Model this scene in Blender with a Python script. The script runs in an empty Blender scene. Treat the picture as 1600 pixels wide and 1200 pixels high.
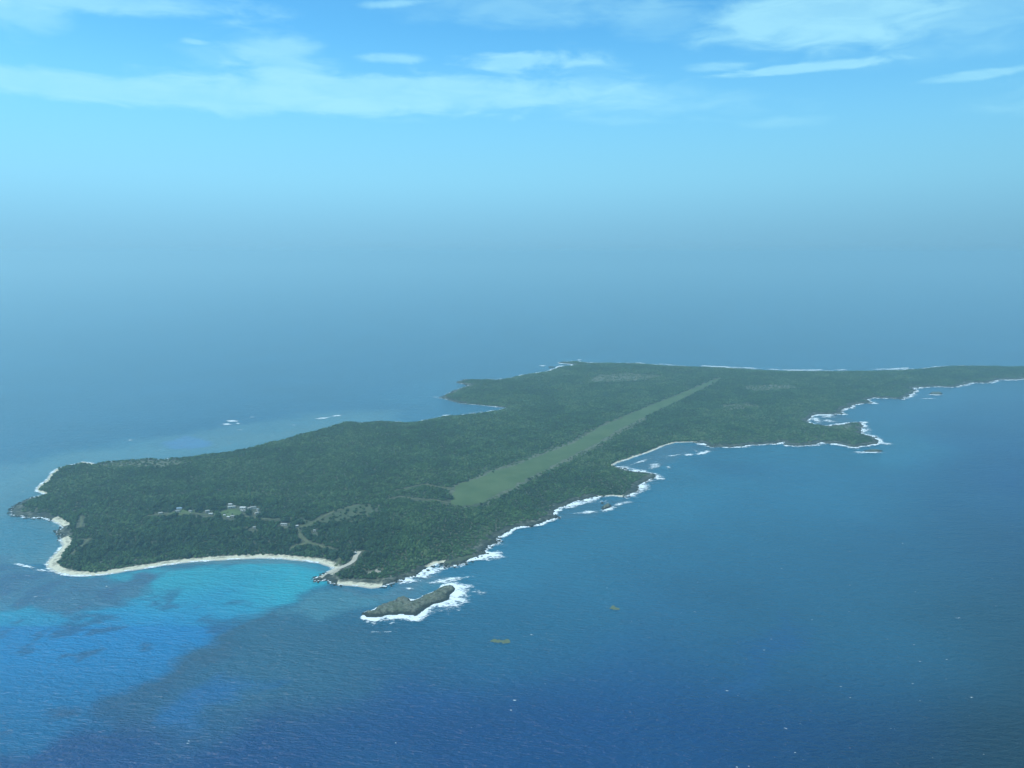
import bpy, math, random
import numpy as np

# ------------------------------------------------------------------ camera
SC = bpy.context.scene
W0, H0 = 1600.0, 1200.0            # size of the photograph
FPX = 1209.0                       # focal length in photograph pixels
CAM_H = 450.0                      # the aircraft's height above the sea
PITCH = math.atan2(600.0 - 395.0, FPX)
cam_d = bpy.data.cameras.new('camera')
cam_d.sensor_width = 36.0
cam_d.lens = 36.0 * FPX / W0
cam_d.clip_start = 1.0
cam_d.clip_end = 300000.0
cam = bpy.data.objects.new('camera', cam_d)
SC.collection.objects.link(cam)
cam.location = (0, 0, CAM_H)
cam.rotation_euler = (math.pi / 2 - PITCH, 0, 0)
SC.camera = cam

# ------------------------------------------------------------------ light
SUN_EL, SUN_AZ = 60.0, -118.0       # degrees; azimuth from straight ahead (+Y), negative to the left
SKY_STRENGTH = 0.085
sd = bpy.data.lights.new('sun', 'SUN')
sd.energy = 3.7
sd.angle = math.radians(0.5)
sd.color = (1.0, 0.97, 0.92)
sun = bpy.data.objects.new('sun', sd)
SC.collection.objects.link(sun)
_a, _e = math.radians(SUN_AZ), math.radians(SUN_EL)
_dir = (math.sin(_a) * math.cos(_e), math.cos(_a) * math.cos(_e), math.sin(_e))
from mathutils import Vector
sun.rotation_euler = Vector(_dir).to_track_quat('Z', 'Y').to_euler()
sun.location = (0, 0, 2000)
SC.view_settings.view_transform = 'Standard'
SC.view_settings.look = 'None'
SC.view_settings.gamma = 1.0
SC.view_settings.use_curve_mapping = False
SC.view_settings.exposure = 0.0

HAZE_DENSITY = 1.6e-4
HAZE_COLOR = (0.645, 0.945, 0.965, 1)

c = SC.cycles
c.max_bounces = 6; c.diffuse_bounces = 2; c.glossy_bounces = 2
c.volume_bounces = 1; c.transparent_max_bounces = 8; c.transmission_bounces = 2
c.use_denoising = True

def px_dir(x, y):
    """pixel of the photograph -> azimuth and elevation in degrees (world)"""
    u, v = (x - 800.0) / FPX, (600.0 - y) / FPX
    dx, dy, dz = u, 1.0, v
    cy, sy = math.cos(PITCH), math.sin(PITCH)
    Y, Z = dy * cy + dz * sy, -dy * sy + dz * cy
    return math.degrees(math.atan2(dx, Y)), math.degrees(math.atan2(Z, math.hypot(dx, Y)))

class NT:
    """small helper for building node trees"""
    def __init__(s, tree): s.t = tree
    def n(s, typ, **kw):
        nd = s.t.nodes.new(typ)
        for k, v in kw.items(): setattr(nd, k, v)
        return nd
    def put(s, sock, v):
        if isinstance(v, bpy.types.NodeSocket): s.t.links.new(v, sock)
        elif v is not None: sock.default_value = v
    def math(s, op, a, b=None, c=None, clamp=False):
        nd = s.n('ShaderNodeMath', operation=op, use_clamp=clamp)
        for i, v in enumerate((a, b, c)): s.put(nd.inputs[i], v)
        return nd.outputs[0]
    def ss(s, v, lo, hi):
        nd = s.n('ShaderNodeMapRange', interpolation_type='SMOOTHSTEP')
        s.put(nd.inputs['Value'], v); s.put(nd.inputs['From Min'], lo); s.put(nd.inputs['From Max'], hi)
        return nd.outputs['Result']
    def mix(s, f, a, b, blend='MIX'):
        nd = s.n('ShaderNodeMix', data_type='RGBA', blend_type=blend)
        s.put(nd.inputs['Factor'], f); s.put(nd.inputs['A'], a); s.put(nd.inputs['B'], b)
        for sock in nd.inputs:
            if sock.type == 'RGBA':
                if sock.identifier.startswith('A_'): s.put(sock, a)
                if sock.identifier.startswith('B_'): s.put(sock, b)
        return [o for o in nd.outputs if o.type == 'RGBA'][0]
    def noise(s, vec, scale, detail=4.0, rough=0.55, dist=0.0):
        nd = s.n('ShaderNodeTexNoise')
        s.put(nd.inputs['Vector'], vec); nd.inputs['Scale'].default_value = scale
        nd.inputs['Detail'].default_value = detail; nd.inputs['Roughness'].default_value = rough
        nd.inputs['Distortion'].default_value = dist
        return nd.outputs[0]
    def mapping(s, vec, scale=(1, 1, 1), rot=(0, 0, 0), loc=(0, 0, 0)):
        nd = s.n('ShaderNodeMapping')
        s.put(nd.inputs['Vector'], vec)
        nd.inputs['Scale'].default_value = scale; nd.inputs['Rotation'].default_value = rot
        nd.inputs['Location'].default_value = loc
        return nd.outputs[0]
    def ramp(s, f, stops):
        nd = s.n('ShaderNodeValToRGB'); s.put(nd.inputs[0], f)
        cr = nd.color_ramp
        while len(cr.elements) < len(stops): cr.elements.new(0.5)
        for e, (p, col) in zip(cr.elements, stops):
            e.position = p; e.color = tuple(col) + (1,)
        return nd.outputs[0]

# ------------------------------------------------------------------ sky
world = bpy.data.worlds.new('World')
SC.world = world
world.use_nodes = True
wt = world.node_tree
wt.nodes.clear()
N = NT(wt)
sky = N.n('ShaderNodeTexSky', sky_type='NISHITA')
sky.sun_disc = False
sky.sun_elevation = _e
sky.sun_rotation = _a
sky.altitude = CAM_H
sky.air_density = 1.0; sky.dust_density = 1.2; sky.ozone_density = 1.5
geo = N.n('ShaderNodeTexCoord').outputs['Generated']
sep = N.n('ShaderNodeSeparateXYZ'); N.put(sep.inputs[0], geo)
gx, gy, gz = sep.outputs
elev = N.math('MULTIPLY', N.math('ARCSINE', gz), 180 / math.pi)
azim = N.math('MULTIPLY', N.math('ARCTAN2', gx, gy), 180 / math.pi)
# the clear sky, read no lower than just above the horizon
zc = N.math('MAXIMUM', gz, 0.035)
vc = N.n('ShaderNodeCombineXYZ')
N.put(vc.inputs[0], gx); N.put(vc.inputs[1], gy); N.put(vc.inputs[2], zc)
wt.links.new(vc.outputs[0], sky.inputs[0])
tinted = N.mix(1.0, sky.outputs[0], (0.86, 2.15, 2.55, 1), 'MULTIPLY')
# tropical haze lying along the whole horizon
glow = N.math('MULTIPLY_ADD', N.math('COSINE', N.math('MULTIPLY_ADD', azim, math.pi / 180, math.radians(52))), 0.24, 0.815)   # brighter towards the sun
hcol = N.mix(N.ss(elev, -0.6, 5.6), (2.62, 6.1, 8.85, 1), (3.35, 8.15, 11.3, 1))
base = N.mix(N.math('MULTIPLY', N.ss(elev, 16.0, 3.0), 0.97), tinted, hcol)
base = N.mix(1.0, base, glow, 'MULTIPLY')
# thin clouds: soft banks and wisps laid out over the sky by azimuth and elevation
cv = N.n('ShaderNodeCombineXYZ')
N.put(cv.inputs[0], azim); N.put(cv.inputs[1], elev)
w1 = N.noise(N.mapping(cv.outputs[0], (0.09, 0.30, 1)), 1.0, 6, 0.6, 0.3)
w2 = N.noise(N.mapping(cv.outputs[0], (0.12, 0.40, 1), loc=(31, 7, 3)), 1.0, 6, 0.6)
fine = N.noise(N.mapping(cv.outputs[0], (0.26, 0.95, 1), rot=(0, 0, 0.06)), 1.0, 8, 0.58, 0.5)
az2 = N.math('ADD', azim, N.math('MULTIPLY_ADD', w1, 7.0, -3.5))
el2 = N.math('ADD', elev, N.math('MULTIPLY_ADD', w2, 1.8, -0.9))
# cx, cy, rx, ry in photograph pixels, tilt, opacity, edge softness, break-up
CLOUDS = [(200, 141, 520, 20, -0.01, 0.75, 0.50, 0.30), (600, 145, 330, 27, 0.0, 0.80, 0.45, 0.30),
          (900, 150, 260, 26, -0.06, 0.40, 0.9, 0.6),
          (440, 92, 80, 36, -0.35, 0.72, 0.8, 0.55), (350, 88, 60, 22, 0.0, 0.28, 0.9, 0.6),
          (120, 0, 210, 16, 0.06, 0.75, 0.6, 0.3), (20, 10, 60, 30, 0.0, 0.6, 0.8, 0.4),
          (1290, 22, 165, 46, 0.0, 0.95, 0.55, 0.25), (1500, 20, 200, 34, 0.05, 0.50, 0.8, 0.4),
          (820, 8, 190, 26, 0.0, 0.45, 0.9, 0.4), (1040, 30, 120, 28, -0.15, 0.30, 0.9, 0.5),
          (815, 96, 100, 12, 0.03, 0.85, 0.6, 0.6), (1250, 107, 105, 6, 0.03, 0.80, 0.6, 0.6),
          (1115, 103, 50, 7, 0.0, 0.55, 0.8, 0.6), (1520, 118, 65, 6, 0.03, 0.60, 0.7, 0.6),
          (618, 92, 48, 7, 0.0, 0.70, 0.7, 0.4), (612, 8, 45, 5, 0.08, 0.70, 0.7, 0.3), (305, 66, 22, 4, 0, .6, .7, .3),
          (945, 130, 70, 30, -0.5, 0.32, 0.9, 0.6), (1230, 190, 60, 7, 0, .25, .9, .5),
          (980, 188, 60, 7, 0, .3, .9, .5), (1480, 70, 150, 18, 0.05, 0.22, 0.9, 0.5),
          (-500, 60, 260, 50, 0.0, 0.6, 0.8, 0.4), (2150, 90, 300, 40, 0.0, 0.6, 0.8, 0.4), (600, -260, 500, 90, 0.05, 0.6, 0.9, 0.5),
          (1700, -330, 420, 110, -0.05, 0.6, 0.9, 0.5)]
clear = None
for (cx, cy, rx, ry, rot, op, soft, brk) in CLOUDS:
    a0, e0 = px_dir(cx, cy)
    k = 180 / math.pi / FPX
    sx, sy = max(rx * k, .1), max(ry * k, .1)
    big = ry > 12
    A = az2 if rx > 90 else N.math('ADD', azim, N.math('MULTIPLY_ADD', w1, 2.4, -1.2))
    E = N.math('ADD', elev, N.math('MULTIPLY_ADD', w2, 1.3, -0.65)) if big else N.math('ADD', elev, N.math('MULTIPLY_ADD', w2, 0.6, -0.3))
    da, de = N.math('SUBTRACT', A, a0), N.math('SUBTRACT', E, e0)
    ca, sa = math.cos(rot), math.sin(rot)
    p = N.math('ADD', N.math('MULTIPLY', da, ca / sx), N.math('MULTIPLY', de, sa / sx))
    q = N.math('ADD', N.math('MULTIPLY', da, -sa / sy), N.math('MULTIPLY', de, ca / sy))
    r = N.math('SQRT', N.math('ADD', N.math('MULTIPLY', p, p), N.math('MULTIPLY', q, q)))
    r = N.math('ADD', r, N.math('MULTIPLY_ADD', fine, 3.4 * brk + .1, -1.7 * brk - .05))
    m = N.math('MULTIPLY', N.ss(r, 1.0 + soft * 0.45, 1.0 - soft * 0.9), op)
    keep = N.math('SUBTRACT', 1.0, m)
    clear = keep if clear is None else N.math('MULTIPLY', clear, keep)
cloud = N.math('SUBTRACT', 1.0, clear)
cloud = N.math('MULTIPLY', cloud, N.math('MULTIPLY_ADD', N.ss(fine, .70, .34), 0.26, 0.76), clamp=True)
cloud = N.math('MULTIPLY', cloud, 0.74)
col = N.mix(cloud, base, (5.2, 10.5, 12.4, 1))
bg = N.n('ShaderNodeBackground')
bg.inputs['Strength'].default_value = SKY_STRENGTH
wt.links.new(col, bg.inputs['Color'])
wo = N.n('ShaderNodeOutputWorld')
wt.links.new(bg.outputs[0], wo.inputs['Surface'])

# ------------------------------------------------------------------ helpers
RNG = np.random.default_rng(11)
random.seed(5)

def unproj(pts, z=0.0):
    """photograph pixels -> points of the ground at height z (world x, y)"""
    p = np.asarray(pts, float).reshape(-1, 2)
    u, v = (p[:, 0] - 800.0) / FPX, (600.0 - p[:, 1]) / FPX
    cy, sy = math.cos(PITCH), math.sin(PITCH)
    Y, Z = cy + v * sy, -sy + v * cy
    t = (np.asarray(z, float) - CAM_H) / Z
    return np.stack([u * t, Y * t], 1)

def proj(x, y, z):
    x, y, z = np.asarray(x, float), np.asarray(y, float), np.asarray(z, float) - CAM_H
    cy, sy = math.cos(PITCH), math.sin(PITCH)
    d = y * cy - z * sy
    up = y * sy + z * cy
    return 800 + FPX * x / d, 600 - FPX * up / d, d

def _h(ix, iy, seed):
    n = (ix.astype(np.int64) * 374761393 + iy.astype(np.int64) * 668265263 + seed * 974711) & 0x7fffffff
    n = ((n ^ (n >> 13)) * 1274126177) & 0x7fffffff
    return ((n ^ (n >> 16)) & 0xffff) / 65535.0

def vnoise(x, y, scale, seed=0, octaves=3):
    x, y = np.asarray(x, float) / scale, np.asarray(y, float) / scale
    out = np.zeros(np.broadcast(x, y).shape); a, tot = 1.0, 0.0
    for o in range(octaves):
        ix, iy = np.floor(x), np.floor(y)
        fx, fy = x - ix, y - iy
        fx, fy = fx * fx * (3 - 2 * fx), fy * fy * (3 - 2 * fy)
        s = seed + o * 17
        v = (_h(ix, iy, s) * (1 - fx) + _h(ix + 1, iy, s) * fx) * (1 - fy) + (_h(ix, iy + 1, s) * (1 - fx) + _h(ix + 1, iy + 1, s) * fx) * fy
        out += a * v; tot += a; a *= 0.5; x, y = x * 2.03 + 5.1, y * 2.03 + 9.7
    return out / tot

def sstep(v, lo, hi):
    t = np.clip((v - lo) / (hi - lo), 0, 1)
    return t * t * (3 - 2 * t)

def sdf_pts(X, Y, poly, clip=400.0):
    """signed distance (positive inside) of points to a polygon"""
    X, Y = np.asarray(X, float), np.asarray(Y, float)
    sh = X.shape; X, Y = X.ravel(), Y.ravel()
    out = np.full(X.shape, -clip)
    lo, hi = poly.min(0) - clip, poly.max(0) + clip
    sel = np.nonzero((X > lo[0]) & (X < hi[0]) & (Y > lo[1]) & (Y < hi[1]))[0]
    x, y = X[sel], Y[sel]
    d = np.full(x.shape, clip * clip); ins = np.zeros(x.shape, bool)
    for (ax, ay), (bx, by) in zip(poly, np.roll(poly, -1, 0)):
        ex, ey = bx - ax, by - ay
        t = np.clip(((x - ax) * ex + (y - ay) * ey) / (ex * ex + ey * ey + 1e-9), 0, 1)
        d = np.minimum(d, (x - ax - t * ex) ** 2 + (y - ay - t * ey) ** 2)
        if ay != by:
            cr = ((ay > y) != (by > y)) & (x < ex * (y - ay) / (by - ay) + ax)
            ins ^= cr
    d = np.sqrt(d)
    out[sel] = np.where(ins, d, -d)
    return out.reshape(sh)

def line_dist(X, Y, line, clip=200.0):
    d = np.full(np.shape(X), clip * clip)
    for (ax, ay), (bx, by) in zip(line[:-1], line[1:]):
        ex, ey = bx - ax, by - ay
        t = np.clip(((X - ax) * ex + (Y - ay) * ey) / (ex * ex + ey * ey + 1e-9), 0, 1)
        d = np.minimum(d, (X - ax - t * ex) ** 2 + (Y - ay - t * ey) ** 2)
    return np.sqrt(d)

def mesh_obj(name, verts, faces, mat=None, parent=None, smooth=False, attrs=None, link=True):
    me = bpy.data.meshes.new(name)
    verts = np.asarray(verts, np.float32); 
    if isinstance(faces, np.ndarray):
        k = faces.shape[1]; nf = len(faces)
        me.vertices.add(len(verts)); me.vertices.foreach_set('co', verts.ravel())
        me.loops.add(nf * k); me.loops.foreach_set('vertex_index', faces.astype(np.int32).ravel())
        me.polygons.add(nf); me.polygons.foreach_set('loop_start', np.arange(0, nf * k, k, dtype=np.int32))
        me.update(calc_edges=True)
    else:
        me.from_pydata(verts.tolist(), [], faces)
    if smooth:
        me.polygons.foreach_set('use_smooth', np.ones(len(me.polygons), bool))
    for k, v in (attrs or {}).items():
        v = np.asarray(v, np.float32)
        if v.ndim == 1:
            a = me.attributes.new(k, 'FLOAT', 'POINT'); a.data.foreach_set('value', v)
        else:
            a = me.attributes.new(k, 'FLOAT_COLOR', 'POINT'); a.data.foreach_set('color', np.concatenate([v, np.ones((len(v), 1), np.float32)], 1).ravel())
    if mat: me.materials.append(mat)
    o = bpy.data.objects.new(name, me)
    if link: SC.collection.objects.link(o)
    if parent: o.parent = parent
    return o

def grid_faces(nx, ny):
    i = np.arange(ny - 1)[:, None] * nx + np.arange(nx - 1)[None]
    return np.stack([i, i + 1, i + nx + 1, i + nx], -1).reshape(-1, 4)

def take(verts, faces, attrs, keep):
    f = faces[keep]
    used = np.unique(f)
    remap = np.zeros(len(verts), np.int64); remap[used] = np.arange(len(used))
    return verts[used], remap[f], {k: v[used] for k, v in attrs.items()}

def tag(o, label=None, cat=None, group=None, kind=None):
    if label: o['label'] = label
    if cat: o['category'] = cat
    if group: o['group'] = group
    if kind: o['kind'] = kind
    return o

def material(name):
    m = bpy.data.materials.new(name); m.use_nodes = True
    t = m.node_tree; t.nodes.clear()
    n = NT(t)
    out = n.n('ShaderNodeOutputMaterial')
    b = n.n('ShaderNodeBsdfPrincipled')
    t.links.new(b.outputs[0], out.inputs['Surface'])
    return m, n, b, out

def plain(name, col, rough=0.8, var=0.25, scale=0.6):
    m, n, b, o = material(name)
    pos = n.n('ShaderNodeNewGeometry').outputs['Position']
    f = n.noise(pos, scale, 5)
    lo = tuple(x * (1 - var) for x in col) + (1,); hi = tuple(min(1, x * (1 + var)) for x in col) + (1,)
    n.put(b.inputs['Base Color'], n.mix(f, lo, hi))
    b.inputs['Roughness'].default_value = rough
    b.inputs['Specular IOR Level'].default_value = 0.25
    return m

# ------------------------------------------------------------------ the coast, traced on the ground
# (x, y, kind): r rocky, b beach, h a far shore seen as tree tops
CO = """16 805 r,35 807 r,50 810 r,67 810 r,80 814 r,92 820 b,96 824 r,86 832 r,95 837 r,92 845 b,97 852 b,90 860 b,80 870 b,71 880 b,73 888 b,87 896 b,107 900 b,137 901 b,175 897 b,212 891 b,250 885 b,287 880 b,325 877 b,362 875 b,400 873 b,437 873.5 b,475 877 b,500 881 b,520 888 b,512 893 b,500 900 r,489 906 r,493 910 r,508 906 r,514 912 r,525 915 r,535 915 b,560 917 b,580 920 b,597 918 r,620 911 r,640 903 r,660 895 r,672 888 r,683 882 b,694 881 r,690 889 r,712 885 r,732 878 r,752 869 r,768 866 r,755 861 r,765 853 r,782 846 r,776 843 r,790 836 r,800 829 r,825 823 r,850 818 r,866 812 r,872 808 r,867 801 r,882 792 r,897 786 r,912 782 r,937 777 r,960 775 b,970 777 r,990 771 r,1000 763 r,1012 753 r,1024 741 r,1010 739 r,990 737 r,970 732 r,958 727 b,966 723 b,982 718 b,1002 711 b,1022 704 b,1040 696 b,1055 692 b,1080 691 b,1097 693 r,1110 699 r,1137 699.5 r,1170 696.5 r,1200 694.5 r,1225 691.5 r,1229 697 r,1250 697.5 r,1267 696 r,1285 692 r,1310 694 r,1330 699 r,1350 697.5 r,1370 694.5 r,1375 689 r,1362 682 r,1347 677 r,1345 670 r,1350 660 r,1330 661 r,1310 664 r,1295 666 r,1270 663 r,1265 655 r,1275 649 r,1300 648 r,1322 648 r,1316 643 r,1330 637 r,1340 632.5 r,1364 630 r,1352 625 r,1366 622 r,1390 622.5 r,1412 624.5 r,1420 617 r,1432 611 r,1426 606.5 r,1450 605.5 r,1500 602.5 r,1520 598.5 r,1547 598.5 r,1562 593.5 r,1600 592.5 r,1680 590 r,1760 586 r,1810 581 r,1780 575 h,1700 571 h,1600 569 h,1540 568 h,1500 567.5 h,1470 569 h,1440 572 h,1400 576 h,1350 577 h,1290 577 h,1200 576 h,1150 573 h,1100 570.5 h,1040 568.5 h,1000 565 h,960 564.5 h,920 564.5 h,895 564 r,872 566.5 r,890 569 r,896 570.5 r,869 575.5 r,845 579 h,820 582 h,795 588 h,775 590.5 h,745 593 r,725 593.5 r,714 596.5 r,726 601 r,732 603 r,717 608 r,702 614 r,686 620.5 r,700 625 r,730 628 h,762 630.5 h,790 633 h,780 637 h,750 641.5 h,720 644.5 h,695 646 h,675 650 h,650 655 h,630 656 h,610 654.5 h,592 653 h,580 655 h,565 656.5 h,547 655.5 h,535 656.5 h,522 661 h,500 667 h,460 678 h,430 686 h,400 692.5 h,375 699 h,350 702.5 h,325 706 h,295 710 h,270 711.5 h,250 713 h,230 711.5 h,200 715 h,175 716.5 h,150 719.5 h,130 721 b,117 725 b,100 729 b,85 734 b,77 742 b,67 754 b,57 762 b,55 768 b,68 773 b,56 776 r,37 782 r,25 790 r,17 797 r"""
cpx, ckind = [], []
for it in CO.replace('\n', '').split(','):
    a, b, k = it.split(); cpx.append((float(a), float(b))); ckind.append(k)
cpx = np.array(cpx)
cz = np.array([{'h': 7.5}.get(k, 0.0) for k in ckind])
cz[[i for i, k in enumerate(ckind) if k == 'h' and cpx[i, 0] > 1430]] = 11.0
coast = unproj(cpx, cz)

def roughen(P, K, rounds=3, amp=None):
    amp = amp or {'r': 0.17, 'b': 0.03, 'h': 0.06}
    rg = np.random.default_rng(3)
    for _ in range(rounds):
        Q, KK = [], []
        for i in range(len(P)):
            a, b = P[i], P[(i + 1) % len(P)]
            ka, kb = K[i], K[(i + 1) % len(P)]
            Q.append(a); KK.append(ka)
            L = np.hypot(*(b - a))
            if L < 5: continue
            k = 'b' if 'b' in (ka, kb) else ka
            n = np.array([-(b - a)[1], (b - a)[0]]) / L
            Q.append((a + b) / 2 + n * rg.uniform(-1, 1) * amp[k] * L); KK.append(ka if ka == kb else ('b' if k == 'b' and rg.random() < .5 else ('r' if 'r' in (ka, kb) else k)))
        P, K = Q, KK
    return np.array(P), K
coast, ckind = roughen(coast, ckind)

# raster of the whole neighbourhood of the island
ST = 4.0
GX0, GY0, GX1, GY1 = -1180.0, 880.0, 3080.0, 3560.0
gxs, gys = np.arange(GX0, GX1 + 1, ST), np.arange(GY0, GY1 + 1, ST)
NX, NY = len(gxs), len(gys)
CL = 240.0

def raster_sdf(poly, seg_sel=None):
    d = np.full((NY, NX), CL * CL, np.float32)
    n = len(poly)
    for i in range(n):
        if seg_sel is not None and not seg_sel[i]: continue
        ax, ay = poly[i]; bx, by = poly[(i + 1) % n]
        i0 = max(0, int((min(ax, bx) - CL - GX0) / ST)); i1 = min(NX, int((max(ax, bx) + CL - GX0) / ST) + 2)
        j0 = max(0, int((min(ay, by) - CL - GY0) / ST)); j1 = min(NY, int((max(ay, by) + CL - GY0) / ST) + 2)
        if i1 <= i0 or j1 <= j0: continue
        x = gxs[None, i0:i1].astype(np.float32); y = gys[j0:j1, None].astype(np.float32)
        ex, ey = bx - ax, by - ay
        t = np.clip(((x - ax) * ex + (y - ay) * ey) / (ex * ex + ey * ey + 1e-9), 0, 1)
        d[j0:j1, i0:i1] = np.minimum(d[j0:j1, i0:i1], (x - ax - t * ex) ** 2 + (y - ay - t * ey) ** 2)
    return np.sqrt(d)

def raster_inside(poly):
    ins = np.zeros((NY, NX), bool)
    n = len(poly)
    for i in range(n):
        ax, ay = poly[i]; bx, by = poly[(i + 1) % n]
        lo, hi = min(ay, by), max(ay, by)
        j0, j1 = int(math.ceil((lo - GY0) / ST)), int(math.ceil((hi - GY0) / ST))
        for j in range(max(j0, 0), min(j1, NY)):
            y = GY0 + j * ST
            xc = ax + (bx - ax) * (y - ay) / (by - ay)
            k = int(math.ceil((xc - GX0) / ST))
            if k > 0: ins[j, :min(k, NX)] ^= True
    return ins

DC = raster_sdf(coast)
SDF = np.where(raster_inside(coast), DC, -DC)
isb = [ckind[i] == 'b' and ckind[(i + 1) % len(ckind)] == 'b' for i in range(len(ckind))]
ish = [ckind[i] == 'h' for i in range(len(ckind))]
DB = raster_sdf(coast, isb); DH = raster_sdf(coast, ish)
MX, MY = np.meshgrid(gxs, gys)
_bx, _by, _ = proj(MX, MY, 0 * MX)
SANDW = np.where((_bx > 900), 3.5, np.where((_bx > 600) | (_by < 700), 6.5, np.where(_bx > 528, 9.0, np.where(_bx < 130, 12.0 - 6 * (_by < 776) , 11.0))))   # how far the sand reaches inland
BEACH = sstep(DC - DB, -9.0, -1.0)          # 1 where the nearest shore is a beach
HIDE = sstep(DC - DH, -9.0, -1.0)           # 1 where the nearest shore is the far, wooded one
MX, MY = np.meshgrid(gxs, gys)

def height(X, Y, sdf, beach, hide):
    n1, n2 = vnoise(X, Y, 240, 1), vnoise(X, Y, 26, 2)
    d = np.maximum(sdf, 0)
    rock = 3.2 * sstep(d, 0, 7 + 4 * n2) + 1.6 * sstep(d, 8, 45) + (n2 - .5) * 2.0 * sstep(d, 2, 10)
    sand = np.minimum(d * 0.075, 1.7) + 2.2 * sstep(d, 26, 90)
    far = 2.2 * sstep(d, 0, 14) + 1.2 * sstep(d, 10, 60)
    z = rock * (1 - beach) * (1 - hide) + sand * beach + far * hide * (1 - beach)
    z += sstep(d, 30, 200) * (n1 - .3) * 5.0
    hill = np.exp(-(((X - 2250) / 480) ** 2 + ((Y - 3060) / 230) ** 2))
    z += 17 * hill * sstep(d, 5, 140)
    under = -np.minimum(-np.minimum(sdf, 0) * (0.22 - .12 * beach), 3.0)
    return np.where(sdf > 0, z, under)
HGT = height(MX, MY, SDF, BEACH, HIDE)

def samp(F, X, Y):
    u = np.clip((np.asarray(X, float) - GX0) / ST, 0, NX - 1.001); v = np.clip((np.asarray(Y, float) - GY0) / ST, 0, NY - 1.001)
    i, j = u.astype(int), v.astype(int); fu, fv = u - i, v - j
    return (F[j, i] * (1 - fu) + F[j, i + 1] * fu) * (1 - fv) + (F[j + 1, i] * (1 - fu) + F[j + 1, i + 1] * fu) * fv

def on_land(pts, iters=3):
    """pixels of ground that lies above the sea -> world x, y"""
    P = unproj(pts, 4.0)
    for _ in range(iters):
        P = unproj(pts, samp(HGT, P[:, 0], P[:, 1]))
    return P

# ------------------------------------------------------------------ haze box
hm = bpy.data.materials.new('haze'); hm.use_nodes = True
ht = hm.node_tree; ht.nodes.clear()
HN = NT(ht)
pv = HN.n('ShaderNodeVolumePrincipled')
pv.inputs['Color'].default_value = HAZE_COLOR
pv.inputs['Density'].default_value = HAZE_DENSITY
pv.inputs['Anisotropy'].default_value = 0.30
ho = HN.n('ShaderNodeOutputMaterial')
ht.links.new(pv.outputs[0], ho.inputs['Volume'])
B, Z0, Z1 = 62000.0, -6.0, CAM_H + 25.0
hv = [(x, y, z) for z in (Z0, Z1) for y in (-B, B) for x in (-B, B)]
hf = [(0, 2, 3, 1), (4, 5, 7, 6), (0, 1, 5, 4), (2, 6, 7, 3), (0, 4, 6, 2), (1, 3, 7, 5)]
tag(mesh_obj('haze', hv, hf, hm), kind='stuff')

# ------------------------------------------------------------------ island surfaces
# openings in the scrub
STRIP_L = on_land([(704, 784), (705, 774), (710, 762), (720, 756), (750, 746), (770, 736), (800, 729), (837, 715), (875, 700), (900, 691), (937, 668), (975, 651), (1012, 636), (1050, 621), (1087, 605.5), (1125, 590)])
STRIP_R = on_land([(706, 788), (722, 790), (738, 789), (750, 786), (775, 774), (800, 762), (825, 747), (850, 735), (875, 722), (900, 709), (927, 695), (957, 678), (982, 664), (1014, 647), (1052, 629.5), (1087, 612.5), (1127, 591.5)])
STRIP = np.concatenate([STRIP_L, STRIP_R[::-1]])
CLEAR = {'paddock': on_land([(500, 816), (521, 803), (546, 793), (561, 789), (580, 789), (588, 799), (583, 806), (574, 812), (560, 816), (530, 818)]),
         'green': on_land([(333, 804), (358, 796), (374, 796), (378, 803), (372, 808), (340, 808)]),
         'yard': on_land([(257, 804), (276, 799), (290, 795), (309, 796), (301, 802), (282, 806), (262, 806)]),
         'junction': on_land([(470, 811), (494, 818), (487, 823), (470, 825)]),
         'shelf': on_land([(696, 879), (712, 873), (740, 867), (745, 869), (722, 877), (700, 885)]),
         'bare': on_land([(572, 895), (586, 891), (599, 890), (596, 893), (588, 897), (578, 898)])}
PATHS = {'lane': on_land([(466, 830), (468, 835), (474, 842), (482, 848), (500, 853), (520, 859), (530, 866), (531, 876), (524, 885)]),
         'track': on_land([(464, 824), (480, 821), (493, 815), (508, 806), (522, 799), (540, 794), (561, 789)]),
         'slip': on_land([(562, 862), (556, 868), (553, 876), (545, 882), (530, 888), (514, 896), (500, 902)]),
         'spur': on_land([(455, 857), (466, 852), (482, 848)]),
         'bush': on_land([(618, 767), (640, 762), (660, 757), (680, 760), (706, 764)]),
         'cut': on_land([(604, 781), (625, 776), (650, 780), (676, 781), (700, 786)]),
         'shore': on_land([(127, 807), (128, 815), (126, 824)]), 'ride': on_land([(140, 842), (125, 856), (109, 868)]),
         'village': on_land([(378, 806), (400, 810), (425, 812), (446, 811), (470, 812)]),
         'west': on_land([(230, 806), (258, 804), (300, 802), (330, 806)])}
DRY = [on_land(p) for p in ([(150, 727), (200, 721), (255, 718), (300, 722), (255, 729), (190, 731)],
                            [(915, 598), (935, 586), (980, 583), (1040, 588), (1010, 593), (960, 597)],
                            [(1160, 604), (1230, 600), (1250, 606), (1180, 612)], [(1125, 634), (1170, 630), (1190, 636), (1140, 641)],
                            [(20, 797), (45, 794), (62, 800), (30, 803)], [(845, 812), (866, 797), (872, 800), (862, 809)], [(790, 836), (830, 815), (842, 815), (800, 835)],
                            [(735, 857), (770, 838), (782, 838), (752, 860)], [(700, 768), (760, 738), (830, 712), (900, 687), (960, 655), (965, 660), (905, 694), (830, 722), (770, 743), (710, 775)], [(760, 786), (860, 736), (960, 684), (1010, 655), (1004, 648), (950, 678), (850, 730), (750, 784)],
                            [(1290, 660), (1335, 662), (1330, 672), (1290, 668)])]

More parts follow.
